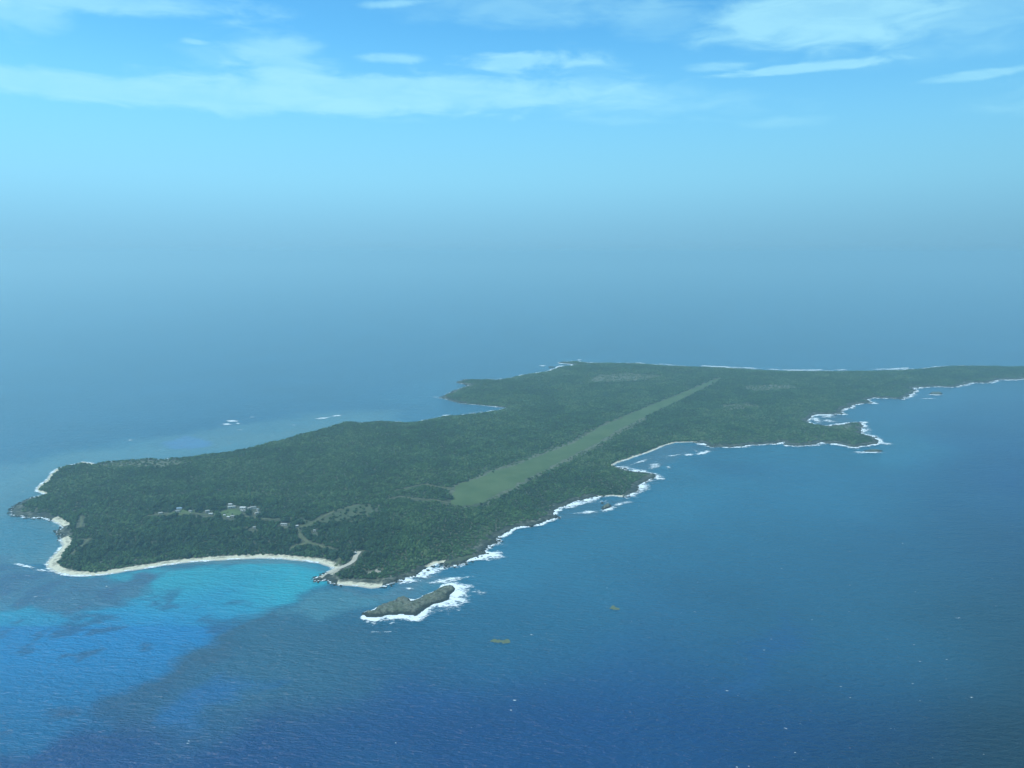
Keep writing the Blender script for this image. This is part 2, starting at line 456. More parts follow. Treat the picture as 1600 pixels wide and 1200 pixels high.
def field_dry(X, Y):
    f = np.zeros(np.shape(X))
    for p in DRY: f = np.maximum(f, sstep(sdf_pts(X, Y, p, 60), -16, 12))
    return f
DRYF = field_dry(MX, MY)
PATHD = np.full((NY, NX), 60.0)
for L in PATHS.values():
    i0, i1 = np.searchsorted(gxs, [L[:, 0].min() - 60, L[:, 0].max() + 60]); j0, j1 = np.searchsorted(gys, [L[:, 1].min() - 60, L[:, 1].max() + 60])
    PATHD[j0:j1, i0:i1] = np.minimum(PATHD[j0:j1, i0:i1], line_dist(MX[j0:j1, i0:i1], MY[j0:j1, i0:i1], L, 60))
STRIPD = sdf_pts(MX, MY, STRIP, 120)
CLEARD = np.full((NY, NX), -60.0)
for p in CLEAR.values(): CLEARD = np.maximum(CLEARD, sdf_pts(MX, MY, p, 60))

# ground material: sand, bare coastal rock, dry grass and leaf litter
mg, n, b, o = material('ground')
pos = n.n('ShaderNodeNewGeometry').outputs['Position']
def at(name):
    nd = n.n('ShaderNodeAttribute'); nd.attribute_name = name; return nd.outputs['Fac']
nz1, nz2, nz3 = n.noise(pos, 0.02, 5), n.noise(pos, 0.11, 6, 0.65), n.noise(pos, 0.5, 4)
soil = n.mix(n.ss(nz2, .35, .7), (0.045, 0.062, 0.038, 1), (0.115, 0.125, 0.075, 1))
soil = n.mix(n.math('MULTIPLY', at('dry'), n.ss(nz2, .3, .62)), soil, (0.145, 0.165, 0.105, 1))
inl = at('inland')
rk = n.mix(n.ss(nz2, .38, .68), (0.026, 0.036, 0.028, 1), (0.085, 0.100, 0.070, 1))
rk = n.mix(n.math('MULTIPLY', n.ss(n.math('ADD', inl, n.math('MULTIPLY', nz3, 10)), 9.0, 22.0), n.ss(nz2, .50, .66)), rk, (0.23, 0.24, 0.18, 1))
edge = n.ss(n.math('ADD', inl, n.math('MULTIPLY_ADD', nz2, 26, -13)), 12.0, 30.0)
gcol = n.mix(edge, rk, soil)
sand = n.mix(nz3, (0.56, 0.55, 0.39, 1), (0.70, 0.68, 0.51, 1))
wet = n.ss(inl, 5.0, 1.5)
sand = n.mix(wet, sand, (0.42, 0.42, 0.34, 1))
wr = n.math('MULTIPLY', n.math('MULTIPLY', n.ss(inl, 6.0, 9.0), n.ss(inl, 15.0, 11.0)), n.ss(nz2, .45, .6))
sand = n.mix(n.math('MULTIPLY', wr, .65), sand, (0.16, 0.15, 0.10, 1))
sw = n.ss(n.math('ADD', at('beach'), n.math('MULTIPLY_ADD', nz2, .5, -.25)), .4, .6)
sw = n.math('MULTIPLY', sw, n.ss(n.math('ADD', inl, n.math('MULTIPLY_ADD', nz2, 18, -9)), n.math('ADD', at('sandw'), 6.0), n.math('ADD', at('sandw'), 1.0)))
gcol = n.mix(sw, gcol, sand)
n.put(b.inputs['Base Color'], gcol)
b.inputs['Roughness'].default_value = 0.9
b.inputs['Specular IOR Level'].default_value = 0.2
bump = n.n('ShaderNodeBump'); bump.inputs['Strength'].default_value = 0.7; bump.inputs['Distance'].default_value = 1.2
n.put(bump.inputs['Height'], n.noise(pos, 0.35, 6, .65)); n.t.links.new(bump.outputs[0], b.inputs['Normal'])
M_GROUND = mg

V = np.stack([MX.ravel(), MY.ravel(), HGT.ravel()], 1)
F = grid_faces(NX, NY)
at_all = {'inland': SDF.ravel(), 'beach': (BEACH).ravel(), 'dry': DRYF.ravel(), 'sandw': SANDW.ravel()}
fs = SDF.ravel()[F]; fb = BEACH.ravel()[F].mean(1)
land = fs.max(1) > -16
is_sand = land & (fb > 0.5) & (fs.mean(1) < SANDW.ravel()[F].mean(1) + 2)
v_, f_, a_ = take(V, F, at_all, land & ~is_sand)
tag(mesh_obj('terrain', v_, f_, M_GROUND, smooth=True, attrs=a_), kind='structure')
cx_ = V[F].mean(1)
rest = is_sand.copy()
for sel in ((-1100, 900, -580, 1700), (-580, 900, -120, 1300), (-120, 900, 0, 1300), (-300, 900, 3000, 3500)):
    k = rest & (cx_[:, 0] > sel[0]) & (cx_[:, 0] < sel[2]) & (cx_[:, 1] > sel[1]) & (cx_[:, 1] < sel[3])
    rest &= ~k
    if k.sum() < 4: continue
    v_, f_, a_ = take(V, F, at_all, k)
    tag(mesh_obj('beach', v_, f_, M_GROUND, smooth=True, attrs=a_), kind='structure')

def grass_mat(name, lo, hi, spot, s=0.012):
    m, n, b, o = material(name)
    pos = n.n('ShaderNodeNewGeometry').outputs['Position']
    f = n.noise(pos, s, 6, .6); g = n.noise(pos, 0.25, 6, .7)
    colr = n.mix(n.ss(f, .3, .7), lo + (1,), hi + (1,))
    colr = n.mix(n.math('MULTIPLY', n.ss(g, .45, .72), .75), colr, spot + (1,))
    n.put(b.inputs['Base Color'], colr); b.inputs['Roughness'].default_value = 0.95
    b.inputs['Specular IOR Level'].default_value = 0.1
    bp = n.n('ShaderNodeBump'); bp.inputs['Strength'].default_value = .5; bp.inputs['Distance'].default_value = .4
    n.put(bp.inputs['Height'], n.noise(pos, 0.9, 5, .7)); n.t.links.new(bp.outputs[0], b.inputs['Normal'])
    return m
M_STRIP = grass_mat('strip_grass', (0.066, 0.115, 0.042), (0.098, 0.148, 0.060), (0.074, 0.102, 0.046), .022)
M_MEADOW = grass_mat('dry_meadow', (0.062, 0.092, 0.046), (0.092, 0.116, 0.064), (0.044, 0.070, 0.032), .05)
M_LAWN = grass_mat('lawn', (0.08, 0.135, 0.048), (0.12, 0.17, 0.068), (0.075, 0.11, 0.048), .05)
M_PATH = grass_mat('sandy_path', (0.095, 0.120, 0.060), (0.145, 0.165, 0.088), (0.065, 0.088, 0.042), .05)
M_BARE = grass_mat('bare_soil', (0.25, 0.25, 0.20), (0.33, 0.32, 0.26), (0.18, 0.18, 0.13), .05)
M_SLIP = grass_mat('pale_track', (0.42, 0.41, 0.32), (0.52, 0.50, 0.40), (0.28, 0.28, 0.2), .05)

def resample(L, n):
    s = np.concatenate([[0], np.cumsum(np.hypot(*np.diff(L, axis=0).T))])
    t = np.linspace(0, s[-1], n)
    return np.stack([np.interp(t, s, L[:, 0]), np.interp(t, s, L[:, 1])], 1)

def sheet_between(name, A, Bv, nu, nv, mat, off=0.35, jag=2.5, seed=0):
    A, Bv = resample(A, nu), resample(Bv, nu)
    w = np.linspace(0, 1, nv)[None, :, None]
    P = A[:, None] * (1 - w) + Bv[:, None] * w
    nrm = Bv - A; nrm /= np.maximum(np.hypot(*nrm.T)[:, None], 1e-6)
    for e, s in ((0, -1), (nv - 1, 1)):
        j = (vnoise(P[:, e, 0], P[:, e, 1], 14, 40 + seed + e, 3) - .5) * 2 * jag
        P[:, e] += nrm * (s * j)[:, None]
    z = samp(HGT, P[..., 0], P[..., 1]) + off
    return mesh_obj(name, np.concatenate([P, z[..., None]], -1).reshape(-1, 3), grid_faces(nv, nu), mat, smooth=True)

def patch(name, poly, mat, off=0.3, step=3.0, jag=4.0, seed=0):
    lo, hi = poly.min(0) - 6, poly.max(0) + 6
    xs, ys = np.arange(lo[0], hi[0], step), np.arange(lo[1], hi[1], step)
    X, Y = np.meshgrid(xs, ys)
    s = sdf_pts(X, Y, poly, 60) + (vnoise(X, Y, 9, 60 + seed, 3) - .5) * 2 * jag
    Vv = np.stack([X.ravel(), Y.ravel(), (samp(HGT, X, Y) + off).ravel()], 1)
    f = grid_faces(len(xs), len(ys))
    vv, ff, _ = take(Vv, f, {}, s.ravel()[f].mean(1) > 0)
    return mesh_obj(name, vv, ff, mat, smooth=True)

def ribbon(name, L, width, mat, off=0.4, seed=0):
    n_ = max(6, int(np.hypot(*np.diff(L, axis=0).T).sum() / 4))
    L = resample(L, n_)
    t = np.gradient(L, axis=0); t /= np.maximum(np.hypot(*t.T)[:, None], 1e-6)
    nr = np.stack([-t[:, 1], t[:, 0]], 1)
    w = width * .5 * (0.75 + .6 * vnoise(L[:, 0], L[:, 1], 12, seed))[:, None]
    return sheet_between(name, L - nr * w, L + nr * w, n_, 5, mat, off, .5, seed)

tag(sheet_between('airstrip', STRIP_L, STRIP_R, 420, 14, M_STRIP, .4, 9.0), kind='structure')
CM = {'paddock': ('meadow', M_MEADOW), 'green': ('lawn', M_LAWN), 'yard': ('lawn', M_LAWN), 'junction': ('clearing', M_MEADOW), 'shelf': ('clearing', M_MEADOW), 'bare': ('bare_ground', M_BARE)}
for i, (k, p) in enumerate(CLEAR.items()):
    tag(patch(CM[k][0], p, CM[k][1], seed=i, jag=1.0 if k == 'bare' else 4.0), kind='structure')
for i, (k, p) in enumerate(PATHS.items()):
    tag(ribbon('path', p, {'slip': 7.0, 'track': 5.5, 'spur': 6.5, 'lane': 4.6}.get(k, 3.6), M_SLIP if k in ('slip',) else M_PATH, .45 + .03 * i, i), kind='structure')

# ------------------------------------------------------------------ the sea
def nonuniform(lo, hi, step, far, ratio=1.35):
    mid = np.arange(lo, hi + step * .5, step)
    up, dn = [mid[-1]], [mid[0]]; s = step
    while up[-1] < far: s *= ratio; up.append(up[-1] + s)
    s = step
    while dn[-1] > -far: s *= ratio; dn.append(dn[-1] - s)
    up[-1] = min(up[-1], far); dn[-1] = max(dn[-1], -far)
    return np.concatenate([dn[:0:-1], mid, up[1:]])
sxs, sys_ = nonuniform(-1150, 1700, 6.0, 60000.0), nonuniform(520, 3500, 6.0, 60000.0)
SX, SY = np.meshgrid(sxs, sys_)
sea_sdf = np.where((SX > GX0) & (SX < GX1) & (SY > GY0) & (SY < GY1), samp(SDF, SX, SY), -CL)
PXX, PYY, PD = proj(SX, np.maximum(SY, 60), np.zeros_like(SX))
wx = SX + (vnoise(SX, SY, 60, 70) - .5) * 76 + (vnoise(SX, SY, 20, 68) - .5) * 26; wy = SY + (vnoise(SX, SY, 60, 71) - .5) * 76 + (vnoise(SX, SY, 20, 69) - .5) * 26

def zone(px, soft=25.0, warp=True):
    p = unproj(px)
    return sstep(sdf_pts(wx if warp else SX, wy if warp else SY, p, 150), -soft, soft)
def blend(C, m, colr): return C * (1 - m[..., None]) + np.array(colr) * m[..., None]

DEEP = np.array((0.001, 0.048, 0.150)); DEEP2 = np.array((0.004, 0.028, 0.050))
big = vnoise(SX, SY, 420, 72, 3)
C = np.broadcast_to(DEEP, SX.shape + (3,)).copy()
C = blend(C, sstep(SX + (big - .5) * 380, 80, 430) * sstep(SY + (big - .5) * 300, 1500, 800), DEEP2)
C = blend(C, sstep(PYY + (big - .5) * 160, 1130, 930) * sstep(PXX + (big - .5) * 300, 1900, 1150) * .75 * (SY > 0), (0.016, 0.120, 0.200))
# the shelf round the island, then far and left water lightened for haze
off = -sea_sdf + (vnoise(wx, wy, 130, 73) - .5) * 120
C = blend(C, sstep(off, 235, 60) * .8, (0.020, 0.150, 0.225))
C = blend(C, zone([(380, 960), (560, 930), (800, 930), (950, 960), (900, 1020), (700, 1040), (500, 1060), (380, 1080), (300, 1060)], 70) * .75, (0.010, 0.105, 0.180))
C = blend(C, zone([(900, 830), (1200, 720), (1450, 700), (1400, 800), (1150, 880), (950, 930)], 110) * .5, (0.020, 0.152, 0.235))
C = blend(C, sstep(SY + (big - .5) * 500, 1500, 2600) * .8, (0.040, 0.150, 0.238))  # far water paler: grazing sky reflection and haze put into its colour
C = blend(C, sstep(PXX + (big - .5) * 240, 420, -60) * sstep(PYY, 880, 800) * (SY > 0) * sstep(off, 60, 160) * .75, (0.040, 0.155, 0.235))  # open water on the left paler: veil of haze painted into the colour
C = blend(C, zone([(420, 945), (640, 985), (560, 1090), (400, 1130), (270, 1150), (190, 1110), (300, 1040)], 60) * .7, (0.024, 0.108, 0.165))
# sand bottom of the bay
bay = .96 * zone([(140, 900), (212, 893), (287, 884), (362, 878), (437, 876), (500, 885), (524, 890), (500, 905), (480, 925), (430, 946), (400, 962), (370, 985), (320, 1010), (280, 1030), (230, 1062), (190, 1085), (150, 1125), (100, 1150), (30, 1185), (-40, 1215), (-300, 1300), (-300, 950), (0, 955), (60, 955), (100, 962), (150, 945), (200, 935), (230, 915), (265, 900), (210, 897)], 16)
nearb = sstep(-sea_sdf + (vnoise(SX, SY, 110, 79) - .5) * 90, 235, 15)
bcol = np.array((0.001, 0.172, 0.37)) * (1 - nearb[..., None]) + np.array((0.018, 0.330, 0.400)) * nearb[..., None]
bcol = bcol * (1 - .42 * sstep(PYY, 1000, 1180)[..., None])
C = C * (1 - bay[..., None]) + bcol * bay[..., None]
C = blend(C, zone([(245, 1112), (290, 1080), (350, 1060), (412, 1062), (400, 1082), (350, 1100), (310, 1122), (280, 1137)], 12) * .85, (0.004, 0.108, 0.26))
C = blend(C, zone([(585, 1085), (640, 1072), (700, 1075), (660, 1100), (640, 1122), (600, 1110)], 30) * .4, (0.005, 0.075, 0.22))
C = blend(C, zone([(1165, 1000), (1220, 965), (1240, 1000), (1200, 1050), (1140, 1085), (1150, 1040)], 30) * .55, (0.005, 0.075, 0.21))
# reef flats
reefn = vnoise(wx, wy, 26, 74, 4)
reef = zone([(-120, 880), (30, 876), (72, 892), (110, 906), (200, 902), (262, 893), (235, 912), (200, 935), (150, 946), (105, 962), (60, 950), (0, 958), (-120, 965)], 12)
C = blend(C, reef * .85, (0.045, 0.145, 0.215))
C = blend(C, reef * sstep(reefn, .45, .62) * .7, (0.026, 0.092, 0.175))
C = blend(C, zone([(205, 1074), (240, 1055), (285, 1028), (330, 1012), (400, 975), (440, 960), (400, 985), (330, 1030), (260, 1060), (215, 1082)], 14) * .5, (0.030, 0.075, 0.115))
C = blend(C, zone([(75, 1108), (100, 1098), (140, 1097), (130, 1110), (85, 1116)], 6) * .75, (0.022, 0.060, 0.12))
heads = sstep(vnoise(wx, wy * 1.0, 34, 75, 4), .63, .70)
C = blend(C, heads * bay * sstep(-sea_sdf, 60, 130) * .72, (0.012, 0.072, 0.150))
C = blend(C, zone([(430, 882), (500, 886), (522, 893), (500, 900), (465, 890)], 8) * .6, (0.055, 0.140, 0.200))
# pale shallows by the point, behind the islet and along the north-west shore
C = blend(C, zone([(505, 922), (560, 920), (640, 915), (700, 905), (690, 915), (640, 922), (600, 934), (570, 945), (520, 958), (440, 962), (470, 940)], 14) * .85, (0.055, 0.210, 0.265))
C = blend(C, zone([(530, 918), (600, 921), (690, 898), (700, 907), (640, 926), (560, 926)], 8) * .6, (0.085, 0.165, 0.210))
nw = sstep(-sea_sdf + (vnoise(wx, wy, 70, 76) - .5) * 90, 130, 25) * sstep(PXX, 640, 480) * (PYY < 880)
C = blend(C, nw * .85, (0.075, 0.205, 0.245))
C = blend(C, zone([(-40, 730), (60, 718), (130, 702), (260, 682), (340, 668), (420, 658), (520, 644), (620, 643), (620, 656), (520, 664), (400, 696), (200, 718), (100, 732), (60, 768), (-40, 790)], 55) * .55, (0.110, 0.250, 0.285))
C = blend(C, zone([(260, 690), (290, 682), (325, 686), (330, 696), (300, 700), (265, 697)], 14) * .7, (0.09, 0.23, 0.42))
C = blend(C, zone([(320, 680), (420, 676), (510, 660), (500, 668), (420, 690), (330, 700)], 18) * .6, (0.10, 0.22, 0.25))
C = blend(C, zone([(-60, 815), (40, 812), (85, 835), (90, 858), (60, 870), (-60, 862)], 20) * .7, (0.030, 0.175, 0.240))
C = blend(C, zone([(960, 727), (1040, 696), (1100, 694), (1110, 702), (1060, 712), (1020, 738)], 10) * .7, (0.055, 0.130, 0.180))
C = blend(C, zone([(1265, 655), (1300, 648), (1325, 652), (1310, 662), (1275, 664)], 8) * .7, (0.06, 0.13, 0.18))
C = blend(C, zone([(870, 800), (910, 783), (960, 777), (990, 777), (960, 800), (900, 808)], 8) * .6, (0.05, 0.14, 0.19))
C *= (0.86 + .28 * vnoise(SX, SY, 150, 77, 4))[..., None]

ms, n, b, o = material('sea_water')
pos = n.n('ShaderNodeNewGeometry').outputs['Position']
ca = n.n('ShaderNodeAttribute'); ca.attribute_name = 'water'
def waves(scale, stretch, rot, detail, loc):
    return n.noise(n.mapping(pos, (scale, scale * stretch, scale), (0, 0, rot), loc), 1.0, detail, 0.55, 0.3)
wv1 = waves(0.018, 2.6, 0.50, 4, (0, 0, 0)); wv2 = waves(0.065, 2.6, 0.60, 4, (40, 3, 0)); wv3 = waves(0.20, 2.1, 0.40, 3, (9, 77, 0))
hsum = n.math('ADD', n.math('ADD', n.math('MULTIPLY', wv1, 4.6), n.math('MULTIPLY', wv2, 4.6)), n.math('MULTIPLY', wv3, 1.9))
bp = n.n('ShaderNodeBump'); bp.inputs['Strength'].default_value = 0.9; bp.inputs['Distance'].default_value = 1.0
n.put(bp.inputs['Height'], hsum); n.t.links.new(bp.outputs[0], b.inputs['Normal'])
n.put(b.inputs['Base Color'], ca.outputs['Color'])
b.inputs['Roughness'].default_value = 0.18
b.inputs['IOR'].default_value = 1.33
b.inputs['Specular IOR Level'].default_value = 0.42
M_SEA = ms
mesh_sea = mesh_obj('sea', np.stack([SX.ravel(), SY.ravel(), np.zeros(SX.size)], 1), grid_faces(len(sxs), len(sys_)), M_SEA, smooth=True, attrs={'water': C.reshape(-1, 3)})
tag(mesh_sea, kind='structure')

# ------------------------------------------------------------------ rocks
mr, n, b, o = material('karst_rock')
pos = n.n('ShaderNodeNewGeometry').outputs['Position']
k1, k2, k3 = n.noise(pos, 0.06, 5), n.noise(pos, 0.3, 7, .7), n.noise(pos, 1.1, 5, .7)
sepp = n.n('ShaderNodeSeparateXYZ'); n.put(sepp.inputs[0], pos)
rc = n.mix(n.ss(k2, .36, .66), (0.060, 0.076, 0.052, 1), (0.185, 0.205, 0.150, 1))
rc = n.mix(n.math('MULTIPLY', n.ss(k3, .55, .72), .6), rc, (0.31, 0.32, 0.25, 1))
rc = n.mix(n.math('MULTIPLY', n.ss(k1, .42, .60), .55), rc, (0.090, 0.125, 0.065, 1))
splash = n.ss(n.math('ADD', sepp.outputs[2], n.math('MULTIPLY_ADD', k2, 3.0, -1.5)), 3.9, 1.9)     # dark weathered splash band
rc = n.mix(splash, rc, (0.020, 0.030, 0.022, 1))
n.put(b.inputs['Base Color'], rc); b.inputs['Roughness'].default_value = .85; b.inputs['Specular IOR Level'].default_value = .3
bp = n.n('ShaderNodeBump'); bp.inputs['Strength'].default_value = .9; bp.inputs['Distance'].default_value = 1.0
n.put(bp.inputs['Height'], n.noise(pos, .5, 7, .7)); n.t.links.new(bp.outputs[0], b.inputs['Normal'])
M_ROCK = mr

def rock_island(name, poly, top, step, seed, rim=9.0, rough=2.0, axis=None):
    lo, hi = poly.min(0) - 8, poly.max(0) + 8
    xs, ys = np.arange(lo[0], hi[0], step), np.arange(lo[1], hi[1], step)
    X, Y = np.meshgrid(xs, ys)
    s = sdf_pts(X, Y, poly, 60) + (vnoise(X, Y, 9, seed, 3) - .5) * 5.0
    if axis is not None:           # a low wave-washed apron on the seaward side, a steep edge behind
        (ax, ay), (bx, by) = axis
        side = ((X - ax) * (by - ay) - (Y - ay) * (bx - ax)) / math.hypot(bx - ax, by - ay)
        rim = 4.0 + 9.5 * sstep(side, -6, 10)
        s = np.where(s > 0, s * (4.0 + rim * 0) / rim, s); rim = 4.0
    z = top * sstep(s, -1.0, rim) + (vnoise(X, Y, 5, seed + 1, 4) - .45) * rough * 2 * sstep(s, -1, 6) + (vnoise(X, Y, 40, seed + 2, 2) - .5) * top * .25 * sstep(s, 4, 14)
    z = np.where(s < -1, -.8 + .25 * np.maximum(s, -4) / 4, z)
    z = np.maximum(z - .15, -2.5)
    f = grid_faces(len(xs), len(ys))
    vv, ff, _ = take(np.stack([X.ravel(), Y.ravel(), z.ravel()], 1), f, {}, s.ravel()[f].max(1) > -3)
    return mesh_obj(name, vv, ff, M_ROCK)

ISLET_PX = [(567, 959), (573, 956), (583, 954), (592, 948), (605, 943), (616, 939), (626, 935), (633, 934), (641, 937), (642, 939), (653, 936), (667, 929), (681, 924), (693, 918), (704, 916), (713, 920), (711, 926), (705, 932), (706, 939), (692, 943), (679, 946), (667, 952), (659, 959), (652, 964.5), (640, 963.5), (627, 962), (615, 963), (601, 964), (591, 966.5), (575, 967), (569, 965)]
ISLET = unproj(ISLET_PX)
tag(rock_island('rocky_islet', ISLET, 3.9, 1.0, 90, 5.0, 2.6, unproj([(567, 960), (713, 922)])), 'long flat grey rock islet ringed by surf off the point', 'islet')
def oval(cx, cy, rx, ry, k=14, ang=0.0):
    return unproj([(cx + rx * math.cos(t) * math.cos(ang) - ry * math.sin(t) * math.sin(ang), cy + ry * math.sin(t) * math.cos(ang) + rx * math.cos(t) * math.sin(ang)) for t in np.linspace(0, 2 * math.pi, k, endpoint=False)])
SMALL = [(oval(948, 792, 8, 4.0, ang=-.3), 3.6, 'jagged dark rock standing in surf off the airstrip headland'),
         (oval(941, 786, 3, 1.8), 2.6, 'small dark rock just inshore of the jagged one in surf'),
         (oval(1463, 615, 10, 1.9), 3.5, 'low dark reef rock off the far right coast'),
         (oval(1364, 705, 15, 1.9), 3.2, 'flat dark rock with foam just below the right headland tip'),
         (oval(862, 573.5, 5, .8), 2.5, 'tiny dark rock off the far left headland')]
for i, (p, t, lab) in enumerate(SMALL):
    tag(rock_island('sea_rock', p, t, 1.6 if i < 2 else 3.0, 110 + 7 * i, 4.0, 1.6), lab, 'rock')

# loose boulders along the rocky shore, far too many and small to tell apart
ico_v, ico_f = None, None
def ico():
    import bmesh
    bm = bmesh.new(); bmesh.ops.create_icosphere(bm, subdivisions=1, radius=1.0)
    v = np.array([q.co[:] for q in bm.verts]); f = np.array([[q.index for q in fc.verts] for fc in bm.faces]); bm.free()
    return v, f
ico_v, ico_f = ico()
bv, bf, cnt = [], [], 0
for i in range(len(coast)):
    if ckind[i] != 'r': continue
    a, bb = coast[i], coast[(i + 1) % len(coast)]
    L = np.hypot(*(bb - a))
    if a[1] > 2900: continue
    for _ in range(int(L / 2.6) + 1):
        t = RNG.random(); p = a + (bb - a) * t + RNG.normal(0, 2.6, 2)
        r = RNG.uniform(.7, 2.0) * (1.6 if RNG.random() < .12 else 1)
        v = ico_v * (1 + RNG.uniform(-.28, .28, (len(ico_v), 1))) * r * np.array([RNG.uniform(.8, 1.5), RNG.uniform(.8, 1.5), RNG.uniform(.5, .95)])
        v = v + [p[0], p[1], max(samp(HGT, p[0], p[1]), -.3) + r * .1]
        bv.append(v); bf.append(ico_f + cnt); cnt += len(v)
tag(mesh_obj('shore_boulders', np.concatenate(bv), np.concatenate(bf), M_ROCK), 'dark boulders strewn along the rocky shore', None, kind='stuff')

# ------------------------------------------------------------------ surf
mf, n, b, o = material('foam')
pos = n.n('ShaderNodeNewGeometry').outputs['Position']
fa = n.n('ShaderNodeAttribute'); fa.attribute_name = 'foam'
f1 = n.noise(n.mapping(pos, (0.04, 0.11, .1), (0, 0, .25)), 1.0, 8, .7, .8); f2 = n.noise(n.mapping(pos, (.22, .42, .3), (0, 0, -.3)), 1.0, 6, .7)
amt = n.math('ADD', fa.outputs['Fac'], n.math('ADD', n.math('MULTIPLY_ADD', f1, 3.0, -1.55), n.math('MULTIPLY_ADD', f2, 2.2, -1.1)))
alpha = n.math('MULTIPLY', n.ss(amt, .30, .90), n.ss(fa.outputs['Fac'], 0.02, 0.25))
b.inputs['Base Color'].default_value = (0.80, 0.90, 0.90, 1); b.inputs['Roughness'].default_value = .9
b.inputs['Specular IOR Level'].default_value = .1
tr = n.n('ShaderNodeBsdfTransparent'); mx = n.n('ShaderNodeMixShader')
n.put(mx.inputs[0], alpha); n.t.links.new(tr.outputs[0], mx.inputs[1]); n.t.links.new(b.outputs[0], mx.inputs[2])
n.t.links.new(mx.outputs[0], o.inputs['Surface'])
M_FOAM = mf

FS = 3.0
fxs, fys = np.arange(-1000, 2350, FS), np.arange(790, 3350, FS)
FX, FY = np.meshgrid(fxs, fys)
fsd = samp(SDF, FX, FY); fbe = samp(BEACH, FX, FY)
fpx, fpy, _ = proj(FX, FY, 0 * FX)
isl = np.full(FX.shape, -60.0)
m_ = (FX > ISLET[:, 0].min() - 70) & (FX < ISLET[:, 0].max() + 70) & (FY > ISLET[:, 1].min() - 70) & (FY < ISLET[:, 1].max() + 70)
isl[m_] = sdf_pts(FX[m_], FY[m_], ISLET, 60)
# exposure: the right hand shore takes the swell, the lee shore hardly any
expo = sstep(fpx, 600, 650) * (fpy < 925)
wn = vnoise(FX, FY, 38, 130, 3)
wid = (6.5 + 22 * sstep(wn, .38, .74) * (1 - .35 * sstep(fpx, 1050, 1250))) * expo + 1.2
wid = np.where(fbe > .5, np.maximum(np.where(fpx > 600, .8, 2.2), wid * .28), wid)
lee = (fpx < 600)
wid = np.where(lee & (fbe < .5), 3.0 * sstep(wn, .45, .7), wid)
d_ = np.maximum(-fsd, 0)
foam = np.clip(1.05 - d_ / np.maximum(wid, .5), 0, 1) * (fsd < 4)
foam = np.where(lee, foam * .75, foam) * (.62 + .55 * sstep(vnoise(FX, FY, 16, 134, 3), .3, .62))
foam = np.where((fpx < 810) & (fpy < 660), foam * .55, foam)
foam = np.where((fpx > 900) & (fbe > .5), foam * .5, foam)
# far shore breakers
far = (fpx > 1030) & (fpx < 1420) & (fpy < 590) & (fsd < 0)
foam = np.maximum(foam, far * .8 * np.clip(1.1 - np.abs(d_ - 30) / 24, 0, 1) * sstep(vnoise(FX, FY, 90, 133, 2), .30, .5))
# surf round the islet: strong at its right hand end, a line along the front
di = np.maximum(-isl, 0)
wi = 5.5 + 19 * sstep(fpx, 672, 712) * sstep(fpy, 905, 915) + 9 * sstep(fpy + (wn - .5) * 30, 950, 962) * sstep(fpx, 560, 600)
wi = np.where((fpy < 963 - (fpx - 567) * .27) & (fpx < 688), .8, wi)
foam = np.maximum(foam, np.clip(1.15 - di / wi, 0, 1) * (isl < 3))
def breaker(cx, cy, rx, ry, ang=0.0, amp=1.0):
    global foam
    dx, dy = fpx - cx, fpy - cy
    ca, sa = math.cos(ang), math.sin(ang)
    r = np.sqrt(((dx * ca + dy * sa) / rx) ** 2 + ((-dx * sa + dy * ca) / ry) ** 2)
    foam = np.maximum(foam, np.clip((1.2 - r) * (1.15 if cy < 740 and cx < 560 else 1.0), 0, 1) * amp * .9 * (fsd < 2))
